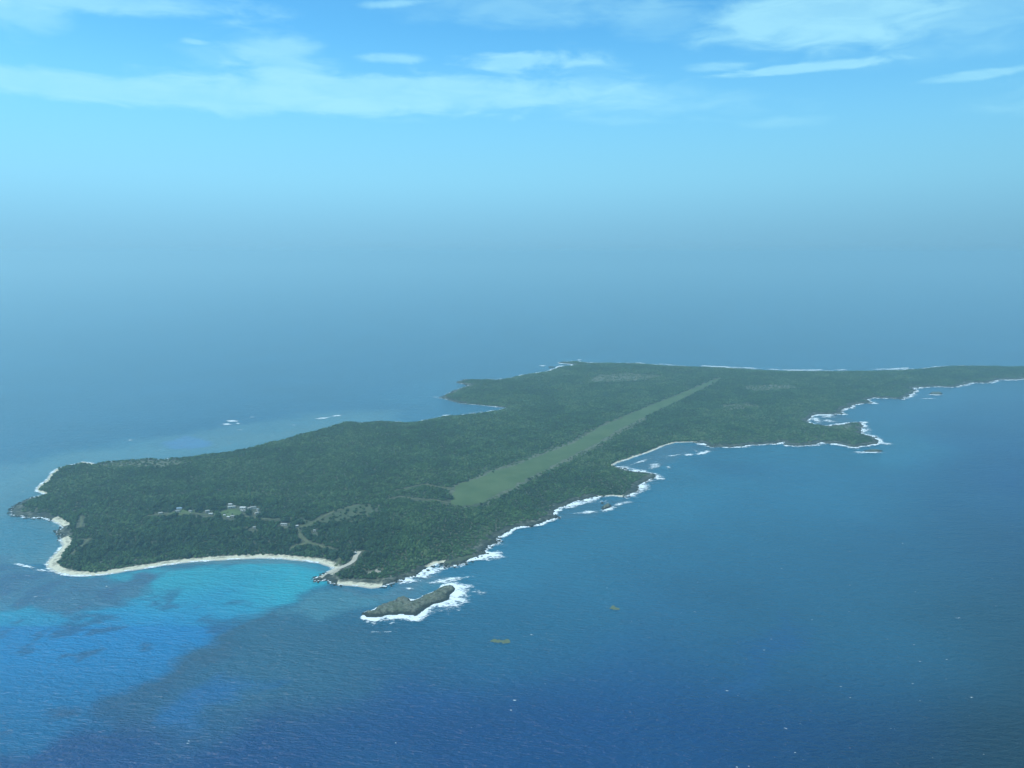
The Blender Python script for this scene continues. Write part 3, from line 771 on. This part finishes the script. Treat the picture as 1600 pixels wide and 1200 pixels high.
for bk in [(672, 896, 34, 8, -.35, 1.0), (700, 907, 36, 4.5, -.12, 1.0), (640, 920, 10, 3, 0, .7), (720, 925, 16, 14, .3, .75), (745, 925, 18, 5, .1, .5),
           (920, 801, 24, 3.2, -.08, .9), (950, 796, 18, 4, -.3, 1.0), (968, 788, 10, 3, -.2, .8), (978, 785, 12, 2, 0, .8), (940, 784, 14, 3, 0, .55),
           (1022, 728, 13, 6, -.2, .85), (1045, 731, 5, 2.5, .3, .8), (1098, 708, 14, 3.2, -.15, 1.0), (1075, 711, 12, 1.8, -.1, .8), (1088, 705, 6, 1.5, .4, .7), (1000, 722, 22, 2.0, -.3, .7),
           (1050, 712, 30, 2, -.15, .55), (1275, 656, 12, 6, .3, .8), (1295, 651, 14, 2, 0, .9), (1295, 658, 16, 2.5, .1, .7), (1380, 693, 16, 2.5, .05, .9), (1355, 707, 32, 2.2, .0, 1.0),
           (1356, 672, 8, 3, 0, .7), (1420, 621, 10, 2.5, -.2, .8), (1450, 623, 20, .8, 0, .7), (1462, 617, 16, 1.3, 0, .9), (1350, 664, 6, 4, 1.2, .7), (1555, 597, 10, 2, -.3, .8), (1432, 608, 6, 3, .9, .7),
           (362, 658, 12, 1.6, 0, 1.0), (355, 663, 10, 1.5, 0, .9), (372, 662, 5, 1.2, 0, .9), (505, 653.5, 14, 1.3, -.1, 1.0), (525, 650, 14, 1.0, -.1, .9), (460, 664, 14, .9, 0, .7), (375, 672, 8, .8, 0, .6),
           (395, 652, 6, .8, 0, .6), (203, 688, 4, 1, 0, .9), (72, 713, 5, 1.2, 0, .9), (20, 727, 9, 1.3, 0, .8), (35, 731, 6, 1, 0, .7), (138, 697, 5, .9, 0, .6), (40, 885, 26, 3, .22, .95), (70, 893, 24, 2.6, .18, .95),
           (35, 769, 3, 1, 0, .6), (80, 740, 5, 4, -.7, .7), (66, 757, 5, 4, -.8, .7), (848, 571.5, 6, 1, 0, .9), (700, 622, 10, 2.5, 0, .6), (720, 598, 8, 2, 0, .7), (880, 567, 10, 1.2, 0, .7), (905, 562.5, 6, .8, 0, .8),
           (165, 935, 8, 1.2, -.1, .6), (110, 937, 10, .9, -.1, .5), (60, 932, 14, .8, -.1, .5), (170, 917, 9, 1.2, .1, .5), (600, 988, 24, 1.4, 0, .7), (585, 975, 14, 5, -.4, .6), (615, 972, 10, 3.5, -.5, .7), (575, 972, 6, 4, -.3, .5),
           (740, 902, 2.4, 1, .3, 1.0)]:
    breaker(*bk)
fz = 0.30 + .25 * vnoise(FX, FY, 8, 140, 2) + .5 * foam
Vf = np.stack([FX.ravel(), FY.ravel(), fz.ravel()], 1); Ff = grid_faces(len(fxs), len(fys))
keep = (foam.ravel()[Ff].max(1) > .02) & (fsd.ravel()[Ff].min(1) < 3)
v_, f_, a_ = take(Vf, Ff, {'foam': foam.ravel()}, keep)
tag(mesh_obj('surf_foam', v_, f_, M_FOAM, smooth=True, attrs=a_), 'white surf breaking along the shore', None, kind='stuff')

# whitecaps on the open sea
wc_v, wc_f, wc_a, cnt = [], [], [], 0
def whitecap(x, y, L, Wd, amp):
    global cnt
    ang = RNG.normal(-.18, .25); ca, sa = math.cos(ang), math.sin(ang)
    k = 10
    rim = [(0, 0)] + [(L * math.cos(t) * RNG.uniform(.6, 1.1), Wd * math.sin(t) * RNG.uniform(.6, 1.2)) for t in np.linspace(0, 2 * math.pi, k, endpoint=False)]
    v = [(x + a * ca - b_ * sa, y + a * sa + b_ * ca, .22 + (.35 if i == 0 else 0)) for i, (a, b_) in enumerate(rim)]
    wc_v.extend(v); wc_a.extend([amp] + [0.05] * k)
    wc_f.extend([(cnt, cnt + 1 + i, cnt + 1 + (i + 1) % k) for i in range(k)]); cnt += k + 1
pts = []
for _ in range(380):
    x, y = RNG.uniform(0, 1600), 900 + 300 * RNG.random() ** .9
    if x < 700 and RNG.random() < .75: continue
    if x > 1150 or RNG.random() < .35: pts.append((x, y, RNG.uniform(.6, 2.4)))
for _ in range(160): pts.append((RNG.uniform(900, 1600), RNG.uniform(700, 900), RNG.uniform(.6, 2.0)))
pts += [(1490, 968, 9), (1496, 966, 6), (1325, 1059, 4), (1226, 1138, 5), (1428, 1008, 4), (1438, 1034, 4), (1554, 947, 4), (1386, 999, 3), (1138, 1080, 5), (830, 992, 4), (965, 1100, 2), (592, 1063, 3), (618, 1161, 3), (451, 1160, 2), (1322, 902, 3), (1510, 1091, 3), (1595, 1162, 4), (1590, 1178, 5)]
for (x, y, s) in pts:
    P = unproj([(x, y)])[0]
    if sea_sdf is not None and samp(SDF, P[0], P[1]) > -25 and P[1] > GY0: continue
    whitecap(P[0], P[1], s * RNG.uniform(.8, 1.5), s * RNG.uniform(.25, .5), RNG.uniform(.25, .85))
tag(mesh_obj('whitecaps', wc_v, wc_f, M_FOAM, attrs={'foam': wc_a}), 'small whitecaps scattered over the open sea', None, kind='stuff')

# floating weed
M_WEED = plain('floating_weed', (0.115, 0.155, 0.085), .9, .4, .4)
def weed(cx, cy, rx, ry, ang, seed, lab):
    p = oval(cx, cy, rx, ry, 22, ang)
    lo, hi = p.min(0) - 3, p.max(0) + 3
    X, Y = np.meshgrid(np.arange(lo[0], hi[0], .9), np.arange(lo[1], hi[1], .9))
    s = sdf_pts(X, Y, p, 30) + (vnoise(X, Y, 5, seed, 3) - .5) * 9
    Vv = np.stack([X.ravel(), Y.ravel(), .15 + .3 * vnoise(X, Y, 1.5, seed).ravel()], 1); f = grid_faces(X.shape[1], X.shape[0])
    vv, ff, _ = take(Vv, f, {}, s.ravel()[f].mean(1) > 0)
    tag(mesh_obj('weed_mat', vv, ff, M_WEED, smooth=True), lab, 'seaweed')
weed(783, 1002, 16, 2.6, 0.02, 150, 'long yellow brown mat of floating weed on dark water')
weed(960, 950, 7, 3.0, 0.3, 153, 'small ragged yellow weed mat on the open sea')
weed(948, 955, 5, .9, -.1, 156, 'thin streak of weed beside the small ragged mat')

# ------------------------------------------------------------------ trees
mc, n, b, o = material('foliage')
ta = n.n('ShaderNodeAttribute'); ta.attribute_type = 'INSTANCER'; ta.attribute_name = 'tint'
tcn = n.n('ShaderNodeTexCoord').outputs['Object']
lf = n.noise(tcn, 3.0, 3)
fc = n.ramp(ta.outputs['Fac'], [(0.0, (0.014, 0.043, 0.012)), (0.35, (0.031, 0.088, 0.020)), (0.7, (0.060, 0.132, 0.035)), (1.0, (0.115, 0.172, 0.068))])
fc = n.mix(1.0, fc, n.ramp(lf, [(0.25, (0.7, 0.7, 0.7)), (0.75, (1.25, 1.25, 1.2))]), 'MULTIPLY')
n.put(b.inputs['Base Color'], fc); b.inputs['Roughness'].default_value = .75; b.inputs['Specular IOR Level'].default_value = .25
M_LEAF = mc
M_BARK = plain('bark', (0.13, 0.11, 0.085), .9, .3, 2.0)

def crown_mesh(name, seed, lobes, leaves, flat):
    """crown of unit radius standing on z = 0, top near z = 1: leafy lobes plus sprays of single leaf clumps"""
    rg = np.random.default_rng(seed)
    Vs, Fs, cn = [], [], 0
    cen = []
    for i in range(lobes):
        a = 2 * math.pi * (i + rg.uniform(-.3, .3)) / max(lobes - 1, 1)
        rr = 0 if i == 0 else rg.uniform(.42, .66)
        r = rg.uniform(.50, .62) if i == 0 else rg.uniform(.30, .46)
        cxy = np.array([math.cos(a) * rr, math.sin(a) * rr, (.56 if i == 0 else rg.uniform(.36, .56))])
        cen.append((cxy, r))
        v = ico_v * (1 + rg.uniform(-.22, .22, (len(ico_v), 1))) * r * np.array([1, 1, flat]) + cxy
        Vs.append(v); Fs.append(ico_f + cn); cn += len(v)
    for i in range(leaves):
        cxy, r = cen[rg.integers(len(cen))]
        d = rg.normal(size=3); d[2] = abs(d[2]) * .9 - .15; d /= np.linalg.norm(d)
        p = cxy + d * r * np.array([1, 1, flat]) * rg.uniform(.95, 1.22)
        s = rg.uniform(.07, .15)
        t1 = np.cross(d, rg.normal(size=3)); t1 /= np.linalg.norm(t1); t2 = np.cross(d, t1)
        tilt = rg.uniform(-.5, .5)
        q = np.array([p - t1 * s, p + t2 * s * .8 + d * s * tilt, p + t1 * s, p - t2 * s * .8 + d * s * .6])
        Vs.append(q); Fs.append(np.array([[0, 1, 2], [0, 2, 3]]) + cn); cn += 4
    ob = mesh_obj(name, np.concatenate(Vs), np.concatenate(Fs), M_LEAF, link=False)
    return ob

PROTO = [crown_mesh('crown', 200 + i, [6, 7, 5, 8, 4, 6][i], [70, 80, 60, 90, 50, 70][i], [.75, .62, .85, .6, .9, .7][i]) for i in range(6)]
pc = bpy.data.collections.new('crown_kinds')
for ob in PROTO: pc.objects.link(ob)

sp = 4.5
tx, ty = np.meshgrid(np.arange(-1050, 2950, sp), np.arange(1020, 3420, sp))
tx = (tx + RNG.uniform(-.48, .48, tx.shape) * sp).ravel(); ty = (ty + RNG.uniform(-.48, .48, ty.shape) * sp).ravel()
s_, be_, hi_ = samp(SDF, tx, ty), samp(BEACH, tx, ty), samp(HIDE, tx, ty)
vn = vnoise(tx, ty, 30, 160)
marg = (7 + 15 * vn) * (1 - be_) * (1 - hi_) + (samp(SANDW, tx, ty) - 1 + 8 * vn) * be_ + 3 * hi_ * (1 - be_)
ppx, ppy, pdp = proj(tx, ty, samp(HGT, tx, ty) + 2)
ok = (s_ > marg) & (ppx > -60) & (ppx < 1800)
pd = samp(PATHD, tx, ty); ok &= (pd > 5.0) & (samp(PATHD, tx, ty + 7.0) > 3.5) & ((line_dist(tx, ty, PATHS['slip'], 60) > 8) & (line_dist(tx, ty + 12, PATHS['slip'], 60) > 7))
sdp = samp(STRIPD, tx, ty)
ok &= (sdp < -2.0) & (samp(STRIPD, tx, ty + 8.0) < 0) & ~((sdp > -16) & (RNG.random(tx.shape) < .55 * sstep(sdp, -18, -2)))
cdp = samp(CLEARD, tx, ty); ok &= (cdp < -2) | ((RNG.random(tx.shape) < .16) & (cdp < 40))
dr = samp(DRYF, tx, ty); ok &= RNG.random(tx.shape) > dr * .62
# thin the far scrub a little: crowns there are under two pixels across
ok &= ~((ty > 2500) & (RNG.random(tx.shape) < .25))
tx, ty, s_, be_, vn, dr, pdp, ppx, ppy, cdp, sdp, pd = [q[ok] for q in (tx, ty, s_, be_, vn, dr, pdp, ppx, ppy, cdp, sdp, pd)]

# houses keep a clear spot round them (list filled here, built further down)
HOUSES = [  # x, y, length, width, wall, turn, roof, label
    (360, 789.5, 7, 5, 2.6, 5, 'white', 'small white roofed house at the back edge of the green clearing'),
    (362, 793.5, 15, 6, 2.8, 18, 'pale', 'long pale roofed building on the upper edge of the green clearing'),
    (380, 795, 12, 7, 3.0, -4, 'white', 'brightest white roofed building right of the green clearing'),
    (378, 799, 4, 3, 2.2, 0, 'white', 'small white shed left in the pair below the brightest roof'),
    (382.5, 799, 4, 3, 2.2, 0, 'pale', 'small pale shed right in the pair below the brightest roof'),
    (389.5, 795.5, 6, 5, 2.6, 30, 'pale', 'small grey white house just right of the brightest roof'),
    (396, 794.2, 11, 7, 2.8, 4, 'grey', 'wide grey roofed house at the right end of the village'),
    (403, 797.5, 6, 5, 2.5, -30, 'grey', 'grey roofed hut furthest right in the village'),
    (401, 803, 7, 5, 2.6, 35, 'pale', 'pale hut with angled roof at the village lower right corner'),
    (351, 806.3, 4, 3.5, 2.4, 0, 'white', 'tiny white hut at the lower left of the green clearing'),
    (357, 809.2, 5.5, 4, 2.4, -8, 'white', 'white hut lowest below the green clearing'),
    (364, 807.6, 8, 4, 2.5, -4, 'pale', 'long pale hut along the lower edge of the green clearing'),
    (329.5, 804.3, 7, 4, 2.5, 4, 'white', 'white roofed hut at the left tip of the green clearing'),
    (324, 800, 8, 5, 2.6, 28, 'pale', 'pale roofed house half hidden among trees left of the green clearing'),
    (280.5, 796, 10, 6, 2.8, 5, 'blue', 'blue grey roofed house at the top of the left yard'),
    (278, 800, 9, 5, 2.5, -3, 'grey', 'low grey shed below the blue grey roof'),
    (298, 800, 7, 5, 2.5, -25, 'grey', 'grey hut at the right end of the left yard'),
    (251, 803, 7, 5, 2.5, 30, 'pale', 'pale hut furthest left of all the houses'),
    (397.5, 825.4, 5, 3.5, 2.3, 0, 'pale', 'lone pale hut in scrub between village and beach'),
    (444, 820.7, 12, 5, 2.8, -3, 'pale', 'long pale roofed building left of the path junction'),
    (464, 823.5, 5, 4.5, 2.8, 15, 'white', 'white hut where the paths meet behind the beach'),
    (491.5, 830, 4, 3, 2.2, 0, 'pale', 'small pale hut in scrub below the meadow'),
    (554.5, 866, 3.5, 3.5, 3.2, 20, 'white', 'small white hut at the head of the pale slipway track'),
]
hxy = on_land([(h[0], h[1]) for h in HOUSES])
okh = np.ones(tx.shape, bool)
for (hx, hy), h in zip(hxy, HOUSES):
    r = h[2] * .5 + 3.5
    okh &= (np.abs(tx - hx) > r + 1) | (ty < hy - r - 11) | (ty > hy + r)      # nothing right in front either
tx, ty, s_, be_, vn, dr, pdp, ppx, ppy, cdp, sdp, pd = [q[okh] for q in (tx, ty, s_, be_, vn, dr, pdp, ppx, ppy, cdp, sdp, pd)]

nT = len(tx)
lowf = vnoise(tx, ty, 95, 161, 3); midf = vnoise(tx, ty, 24, 162, 2)
rad = 1.7 + 1.8 * RNG.random(nT) ** 1.8 + 1.0 * sstep(midf, .4, .75)
tall = 2.4 + 2.0 * RNG.random(nT) + 1.8 * sstep(midf, .42, .72) - 1.2 * sstep(vnoise(tx, ty, 14, 163, 2), .5, .75)
# grove zone: bigger, darker trees behind the bay and round the village
grove = sstep(sdf_pts(tx, ty, on_land([(110, 880), (200, 875), (330, 866), (450, 862), (530, 880), (560, 895), (640, 850), (600, 800), (520, 800), (480, 800), (420, 785), (330, 780), (240, 790), (250, 830), (110, 850)]), 120), -40, 40)
bigt = RNG.random(nT) < .085 * grove
rad = np.where(bigt, RNG.uniform(4.6, 7.4, nT), rad); tall = np.where(bigt, RNG.uniform(6.0, 9.5, nT), tall)
exposed = (be_ < .5) & (ppx > 560) & (s_ < 90)
tall = np.where(exposed & ~bigt, tall * (.45 + .55 * sstep(s_, 10, 90)), tall)
tall = np.where(dr > .4, tall * .6, tall)
tint = np.clip(.05 + .85 * RNG.random(nT) ** 1.7 * (.5 + lowf) + .45 * (lowf - .42) + .5 * (midf - .5) + .25 * dr, 0, 1)
tint = np.where(bigt, RNG.uniform(0, .28, nT), tint)
tint = tint * (1 - .45 * grove)

# single trees that stand out in the photograph
SPECIAL = [(785, 776, 7.5, 6.5, .02, 'lone round dark bush beside the lower edge of the airstrip'),
           (543, 797, 4.0, 5.0, .05, 'single round tree standing on the upper rim of the meadow'),
           (524, 797.5, 3.6, 4.2, .1, 'left tree of three along the upper rim of the meadow'),
           (535, 793.5, 3.4, 4.5, .08, 'middle tree of three along the upper rim of the meadow'),
           (569, 805, 5.0, 4.5, .25, 'low spreading bush inside the meadow'),
           (589, 803, 3.6, 5.0, .03, 'dark tree at the right hand end of the meadow'),
           (583, 806.5, 4.2, 5.0, .03, 'dark bush at the lower right corner of the meadow'),
           (702, 776, 10.5, 8.5, .02, 'broad dark tree filling the near end of the airstrip'),
           (690, 775, 9.5, 8.0, .03, 'dark tree just left of the airstrip end tree'),
           (730, 750.5, 4.0, 4.5, .03, 'small dark bush on the upper edge of the airstrip'),
           (770, 737, 3.2, 3.5, .05, 'smallest dark bush on the upper edge of the airstrip'),
           (827, 747.5, 4.5, 4.2, .05, 'dark bush on the lower edge of the airstrip, middle of three'),
           (838, 744, 4.0, 4.2, .05, 'dark bush furthest along the lower airstrip edge'),
           (538, 868, 9.0, 9.0, .02, 'large dark tree at the beach end beside the slipway track'),
           (522, 866, 11.5, 9.5, .02, 'big dark rounded tree right above the end of the beach'),
           (508, 861, 10.0, 9.0, .05, 'rounded dark tree second from the beach end'),
           (492, 858, 10.0, 8.5, .05, 'wide dark tree between the lane and the middle of the beach'),
           (467, 857, 9.0, 8.0, .08, 'dark rounded tree left of the sandy spur path'),
           (292, 868, 9.0, 8.0, .02, 'dark tree overhanging the beach at its left bend'),
           (537, 898, 6.5, 6.0, .03, 'left dark tree of two below the slipway track'),
           (548, 900, 6.5, 6.0, .03, 'right dark tree of two below the slipway track'),
           (445, 812, 9.5, 9.0, .02, 'tall dark tree behind the long pale roof'),
           (468, 815, 9.0, 9.0, .02, 'tall dark tree beside the white hut where the paths meet'),
           (457, 823, 6.0, 7.0, .02, 'dark tree between the long pale roof and the white hut'),
           (345, 786, 9.0, 8.0, .03, 'broad dark tree behind the village left of the rear white house'),
           (306, 790, 9.0, 8.0, .05, 'broad tree between the left yard and the village'),
           (288, 787, 8.5, 7.5, .08, 'rounded tree behind the blue grey roof')]
sxy = on_land([(q[0], q[1] + q[3] * .35) for q in SPECIAL])
okt = np.ones(nT, bool)
for (x, y), q in zip(sxy, SPECIAL): okt &= np.hypot(tx - x, ty - y) > q[2] * .85
tx, ty, rad, tall, tint, ppx, ppy, pdp, sdp, cdp, be_, s_, bigt = [q[okt] for q in (tx, ty, rad, tall, tint, ppx, ppy, pdp, sdp, cdp, be_, s_, bigt)]
nT = len(tx)
tz = samp(HGT, tx, ty)
kind = RNG.integers(0, 6, nT); rot = RNG.uniform(0, 2 * math.pi, nT)
rank = np.argsort(-(rad * (1 + .15 * bigt) / pdp))
IND = rank[:265]
stuff_sel = np.ones(nT, bool); stuff_sel[IND] = False

# trunk shared by the single trees: tapered, with three limbs
def trunk_mesh():
    Vs, Fs, cn = [], [], 0
    def tube(p, q, r0, r1, k=6):
        nonlocal cn
        p, q = np.array(p), np.array(q); d = q - p; d = d / np.linalg.norm(d)
        u = np.cross(d, (0.3, .9, .1)); u /= np.linalg.norm(u); w = np.cross(d, u)
        ang = np.linspace(0, 2 * math.pi, k, endpoint=False)
        ring = np.cos(ang)[:, None] * u + np.sin(ang)[:, None] * w
        Vs.append(np.concatenate([p + ring * r0, q + ring * r1]))
        Fs.extend([[cn + i, cn + (i + 1) % k, cn + k + (i + 1) % k, cn + k + i] for i in range(k)]); cn += 2 * k
    tube((0, 0, -.06), (0, 0, .34), .075, .055)
    for a in (0.3, 2.4, 4.5): tube((0, 0, .32), (.34 * math.cos(a), .34 * math.sin(a), .58), .05, .02)
    return mesh_obj('trunk', np.concatenate(Vs), Fs, M_BARK, link=False).data
TRUNK = trunk_mesh()

def tree(x, y, z, r, h, k, rz, tn, label, group):
    e = bpy.data.objects.new('tree', None); SC.collection.objects.link(e)
    e.location = (x, y, z); e.rotation_euler = (0, 0, rz); e.empty_display_size = 1
    cr = bpy.data.objects.new('crown', PROTO[k].data); SC.collection.objects.link(cr)
    cr.parent = e; cr.scale = (r, r, h); cr['tint'] = float(tn)
    tr_ = bpy.data.objects.new('trunk', TRUNK); SC.collection.objects.link(tr_)
    tr_.parent = e; tr_.scale = (r, r, h)
    tag(e, label, 'tree', group)

for (x, y), q in zip(sxy, SPECIAL):
    tree(x, y, float(samp(HGT, x, y)), q[2], q[3], RNG.integers(0, 6), RNG.uniform(0, 6.28), q[4], q[5], 'trees and bushes that stand out from the scrub')

MARKS = [(h[0], h[1], t) for h, t in zip(HOUSES, (
    'rear white house', 'long upper building', 'brightest white roof', 'left shed of the pair', 'right shed of the pair', 'house by the brightest roof',
    'wide grey roof', 'furthest right grey hut', 'angled pale hut', 'tiny white hut', 'lowest white hut', 'long pale lower hut', 'hut left of the green', 'pale house among trees',
    'blue grey roof', 'low grey shed', 'grey hut in the left yard', 'furthest left hut', 'lone pale hut in scrub', 'long roof by the junction', 'white hut where paths meet', 'pale hut below the meadow', 'white hut above the slipway'))]
MARKS += [(555, 805, 'the meadow'), (300, 880, 'left part of the bay beach'), (400, 872, 'middle of the bay beach'), (480, 877, 'right part of the bay beach'), (200, 893, 'beach near the left tip'), (90, 870, 'wide sand at the left tip'),
          (95, 822, 'small sandy cove at the left'), (45, 800, 'rocky left tip'), (500, 853, 'sandy lane'), (472, 840, 'path down to the lane'), (586, 894, 'bare patch on the point'), (560, 918, 'pale beach by the point'),
          (640, 900, 'rocks facing the islet'), (700, 880, 'small pale cove'), (720, 873, 'grassy shelf by the surf'), (760, 862, 'dark rock spur'), (660, 757, 'track left of the airstrip'), (650, 780, 'cut left of the airstrip'), (720, 780, 'near end of the airstrip'),
          (780, 770, 'lower edge of the airstrip'), (127, 815, 'track near the left shore'), (125, 856, 'ride near the left tip'), (420, 811, 'track from village to junction'), (610, 840, 'middle of the point scrub'), (660, 820, 'scrub below the airstrip end'), (180, 840, 'woods of the left end'), (230, 860, 'woods above the left beach'),
          (350, 845, 'woods between village and bay'), (430, 845, 'woods above the middle beach'), (560, 840, 'scrub below the meadow')]
MARKS = np.array([(m[0], m[1]) for m in MARKS]), [m[2] for m in MARKS]
RAD_Q = np.quantile(rad[IND], [.33, .67])
def zone_label(i):
    x, y = ppx[i], ppy[i]
    d = np.hypot(MARKS[0][:, 0] - x, (MARKS[0][:, 1] - y) * 2.2)
    k = int(np.argmin(d)); dx, dy = x - MARKS[0][k, 0], (y - MARKS[0][k, 1]) * 2.2
    where = ('left of' if dx < 0 else 'right of') if abs(dx) > abs(dy) else ('behind' if dy < 0 else 'in front of')
    size = ('small', 'mid sized', 'large')[int(rad[i] > RAD_Q[0]) + int(rad[i] > RAD_Q[1])]
    tone = 'very dark' if tint[i] < .05 else 'dark' if tint[i] < .13 else 'mid green' if tint[i] < .3 else 'light green'
    near = 'close' if d[k] < 12 else 'a bit' if d[k] < 26 else 'well'
    m = MARKS[1][k]
    return f"{size} {tone} tree {near} {where} {m if m.startswith('the ') else 'the ' + m}", 'single trees of the scrub forest'
for i in IND:
    lab, grp = zone_label(i)
    tree(tx[i], ty[i], tz[i], rad[i], tall[i], int(kind[i]), rot[i], tint[i], lab, grp)

# the rest of the scrub, tens of thousands of crowns that nobody could count
sel = np.nonzero(stuff_sel)[0]
pm = bpy.data.meshes.new('scrub_forest')
pm.vertices.add(len(sel)); pm.vertices.foreach_set('co', np.stack([tx[sel], ty[sel], tz[sel]], 1).astype(np.float32).ravel())
for k, v in (('tint', tint[sel]), ('radius_m', rad[sel]), ('tall_m', tall[sel]), ('turn', rot[sel])):
    a = pm.attributes.new(k, 'FLOAT', 'POINT'); a.data.foreach_set('value', v.astype(np.float32))
a = pm.attributes.new('which', 'INT', 'POINT'); a.data.foreach_set('value', kind[sel].astype(np.int32))
forest = bpy.data.objects.new('scrub_forest', pm); SC.collection.objects.link(forest)
tag(forest, 'dense dark green scrub forest covering the island', None, kind='stuff')
ng = bpy.data.node_groups.new('scatter_crowns', 'GeometryNodeTree')
ng.interface.new_socket('Geometry', in_out='INPUT', socket_type='NodeSocketGeometry')
ng.interface.new_socket('Geometry', in_out='OUTPUT', socket_type='NodeSocketGeometry')
gi, go = ng.nodes.new('NodeGroupInput'), ng.nodes.new('NodeGroupOutput')
ci = ng.nodes.new('GeometryNodeCollectionInfo'); ci.inputs['Collection'].default_value = pc
ci.inputs['Separate Children'].default_value = True; ci.inputs['Reset Children'].default_value = True
io = ng.nodes.new('GeometryNodeInstanceOnPoints'); io.inputs['Pick Instance'].default_value = True
def named(nm, t='FLOAT'):
    q = ng.nodes.new('GeometryNodeInputNamedAttribute'); q.data_type = t; q.inputs['Name'].default_value = nm
    return [s for s in q.outputs if s.name == 'Attribute' and s.enabled][0]
cs = ng.nodes.new('ShaderNodeCombineXYZ'); cr_ = ng.nodes.new('ShaderNodeCombineXYZ')
r_, t_ = named('radius_m'), named('tall_m')
ng.links.new(r_, cs.inputs[0]); ng.links.new(r_, cs.inputs[1]); ng.links.new(t_, cs.inputs[2])
ng.links.new(named('turn'), cr_.inputs[2])
er = ng.nodes.new('FunctionNodeEulerToRotation'); ng.links.new(cr_.outputs[0], er.inputs[0])
ng.links.new(gi.outputs[0], io.inputs['Points']); ng.links.new(ci.outputs[0], io.inputs['Instance'])
ng.links.new(named('which', 'INT'), io.inputs['Instance Index'])
ng.links.new(er.outputs[0], io.inputs['Rotation']); ng.links.new(cs.outputs[0], io.inputs['Scale'])
ng.links.new(io.outputs[0], go.inputs[0])
md = forest.modifiers.new('scatter', 'NODES'); md.node_group = ng
print('trees', nT)

# ------------------------------------------------------------------ houses
ROOF = {'white': plain('white_roof', (0.54, 0.56, 0.52), .5, .1), 'pale': plain('pale_roof', (0.36, 0.38, 0.34), .6, .2),
        'grey': plain('grey_roof', (0.23, 0.25, 0.23), .6, .2), 'blue': plain('blue_roof', (0.26, 0.36, 0.44), .6, .15)}
M_WALL = plain('house_wall', (0.62, 0.61, 0.54), .85, .1); M_DOOR = plain('house_door', (0.16, 0.12, 0.09), .7, .2); M_PANE = plain('window_pane', (0.05, 0.07, 0.08), .15, .1)
def quadbox(x0, x1, y0, y1, z0, z1):
    v = [(x, y, z) for z in (z0, z1) for y in (y0, y1) for x in (x0, x1)]
    return v, [(0, 2, 3, 1), (4, 5, 7, 6), (0, 1, 5, 4), (2, 6, 7, 3), (0, 4, 6, 2), (1, 3, 7, 5)]
for (hx, hy), (px_, py_, L, Wd, hgt, turn, rf, lab) in zip(hxy, HOUSES):
    e = bpy.data.objects.new('house', None); SC.collection.objects.link(e)
    e.location = (hx, hy, float(samp(HGT, hx, hy)) + .1); e.rotation_euler = (0, 0, math.radians(turn))
    tag(e, lab, 'house', 'houses of the island village')
    L, Wd = L * .82, Wd * .82
    l, w, rise = L / 2, Wd / 2, Wd * .18
    v = [(-l, -w, -.6), (l, -w, -.6), (l, w, -.6), (-l, w, -.6), (-l, -w, hgt), (l, -w, hgt), (l, w, hgt), (-l, w, hgt), (-l, 0, hgt + rise), (l, 0, hgt + rise)]
    mesh_obj('wall', v, [(0, 1, 5, 4), (2, 3, 7, 6), (1, 2, 6, 9, 5), (3, 0, 4, 8, 7)], M_WALL, e)
    ov, th = .45, .16
    rz = rise * ov / w
    prof = [(-w - ov, hgt - rz + .03), (0, hgt + rise + .03), (w + ov, hgt - rz + .03)]
    rv = [(sx * (l + ov), y, z + t) for t in (0, th) for sx in (-1, 1) for (y, z) in prof]
    mesh_obj('roof', rv, [(0, 3, 4, 1), (1, 4, 5, 2), (6, 7, 10, 9), (7, 8, 11, 10), (0, 6, 9, 3), (2, 5, 11, 8), (0, 1, 7, 6), (1, 2, 8, 7), (3, 9, 10, 4), (4, 10, 11, 5)], ROOF[rf], e)
    dv, df = quadbox(-.45, .45, -w - .05, -w + .05, -.3, min(2.0, hgt - .2))
    mesh_obj('door', dv, df, M_DOOR, e)
    for s in (-1, 1):
        wv, wf = quadbox(s * l * .6 - .45, s * l * .6 + .45, -w - .04, -w + .04, 1.0, min(1.9, hgt - .25))
        mesh_obj('window', wv, wf, M_PANE, e)
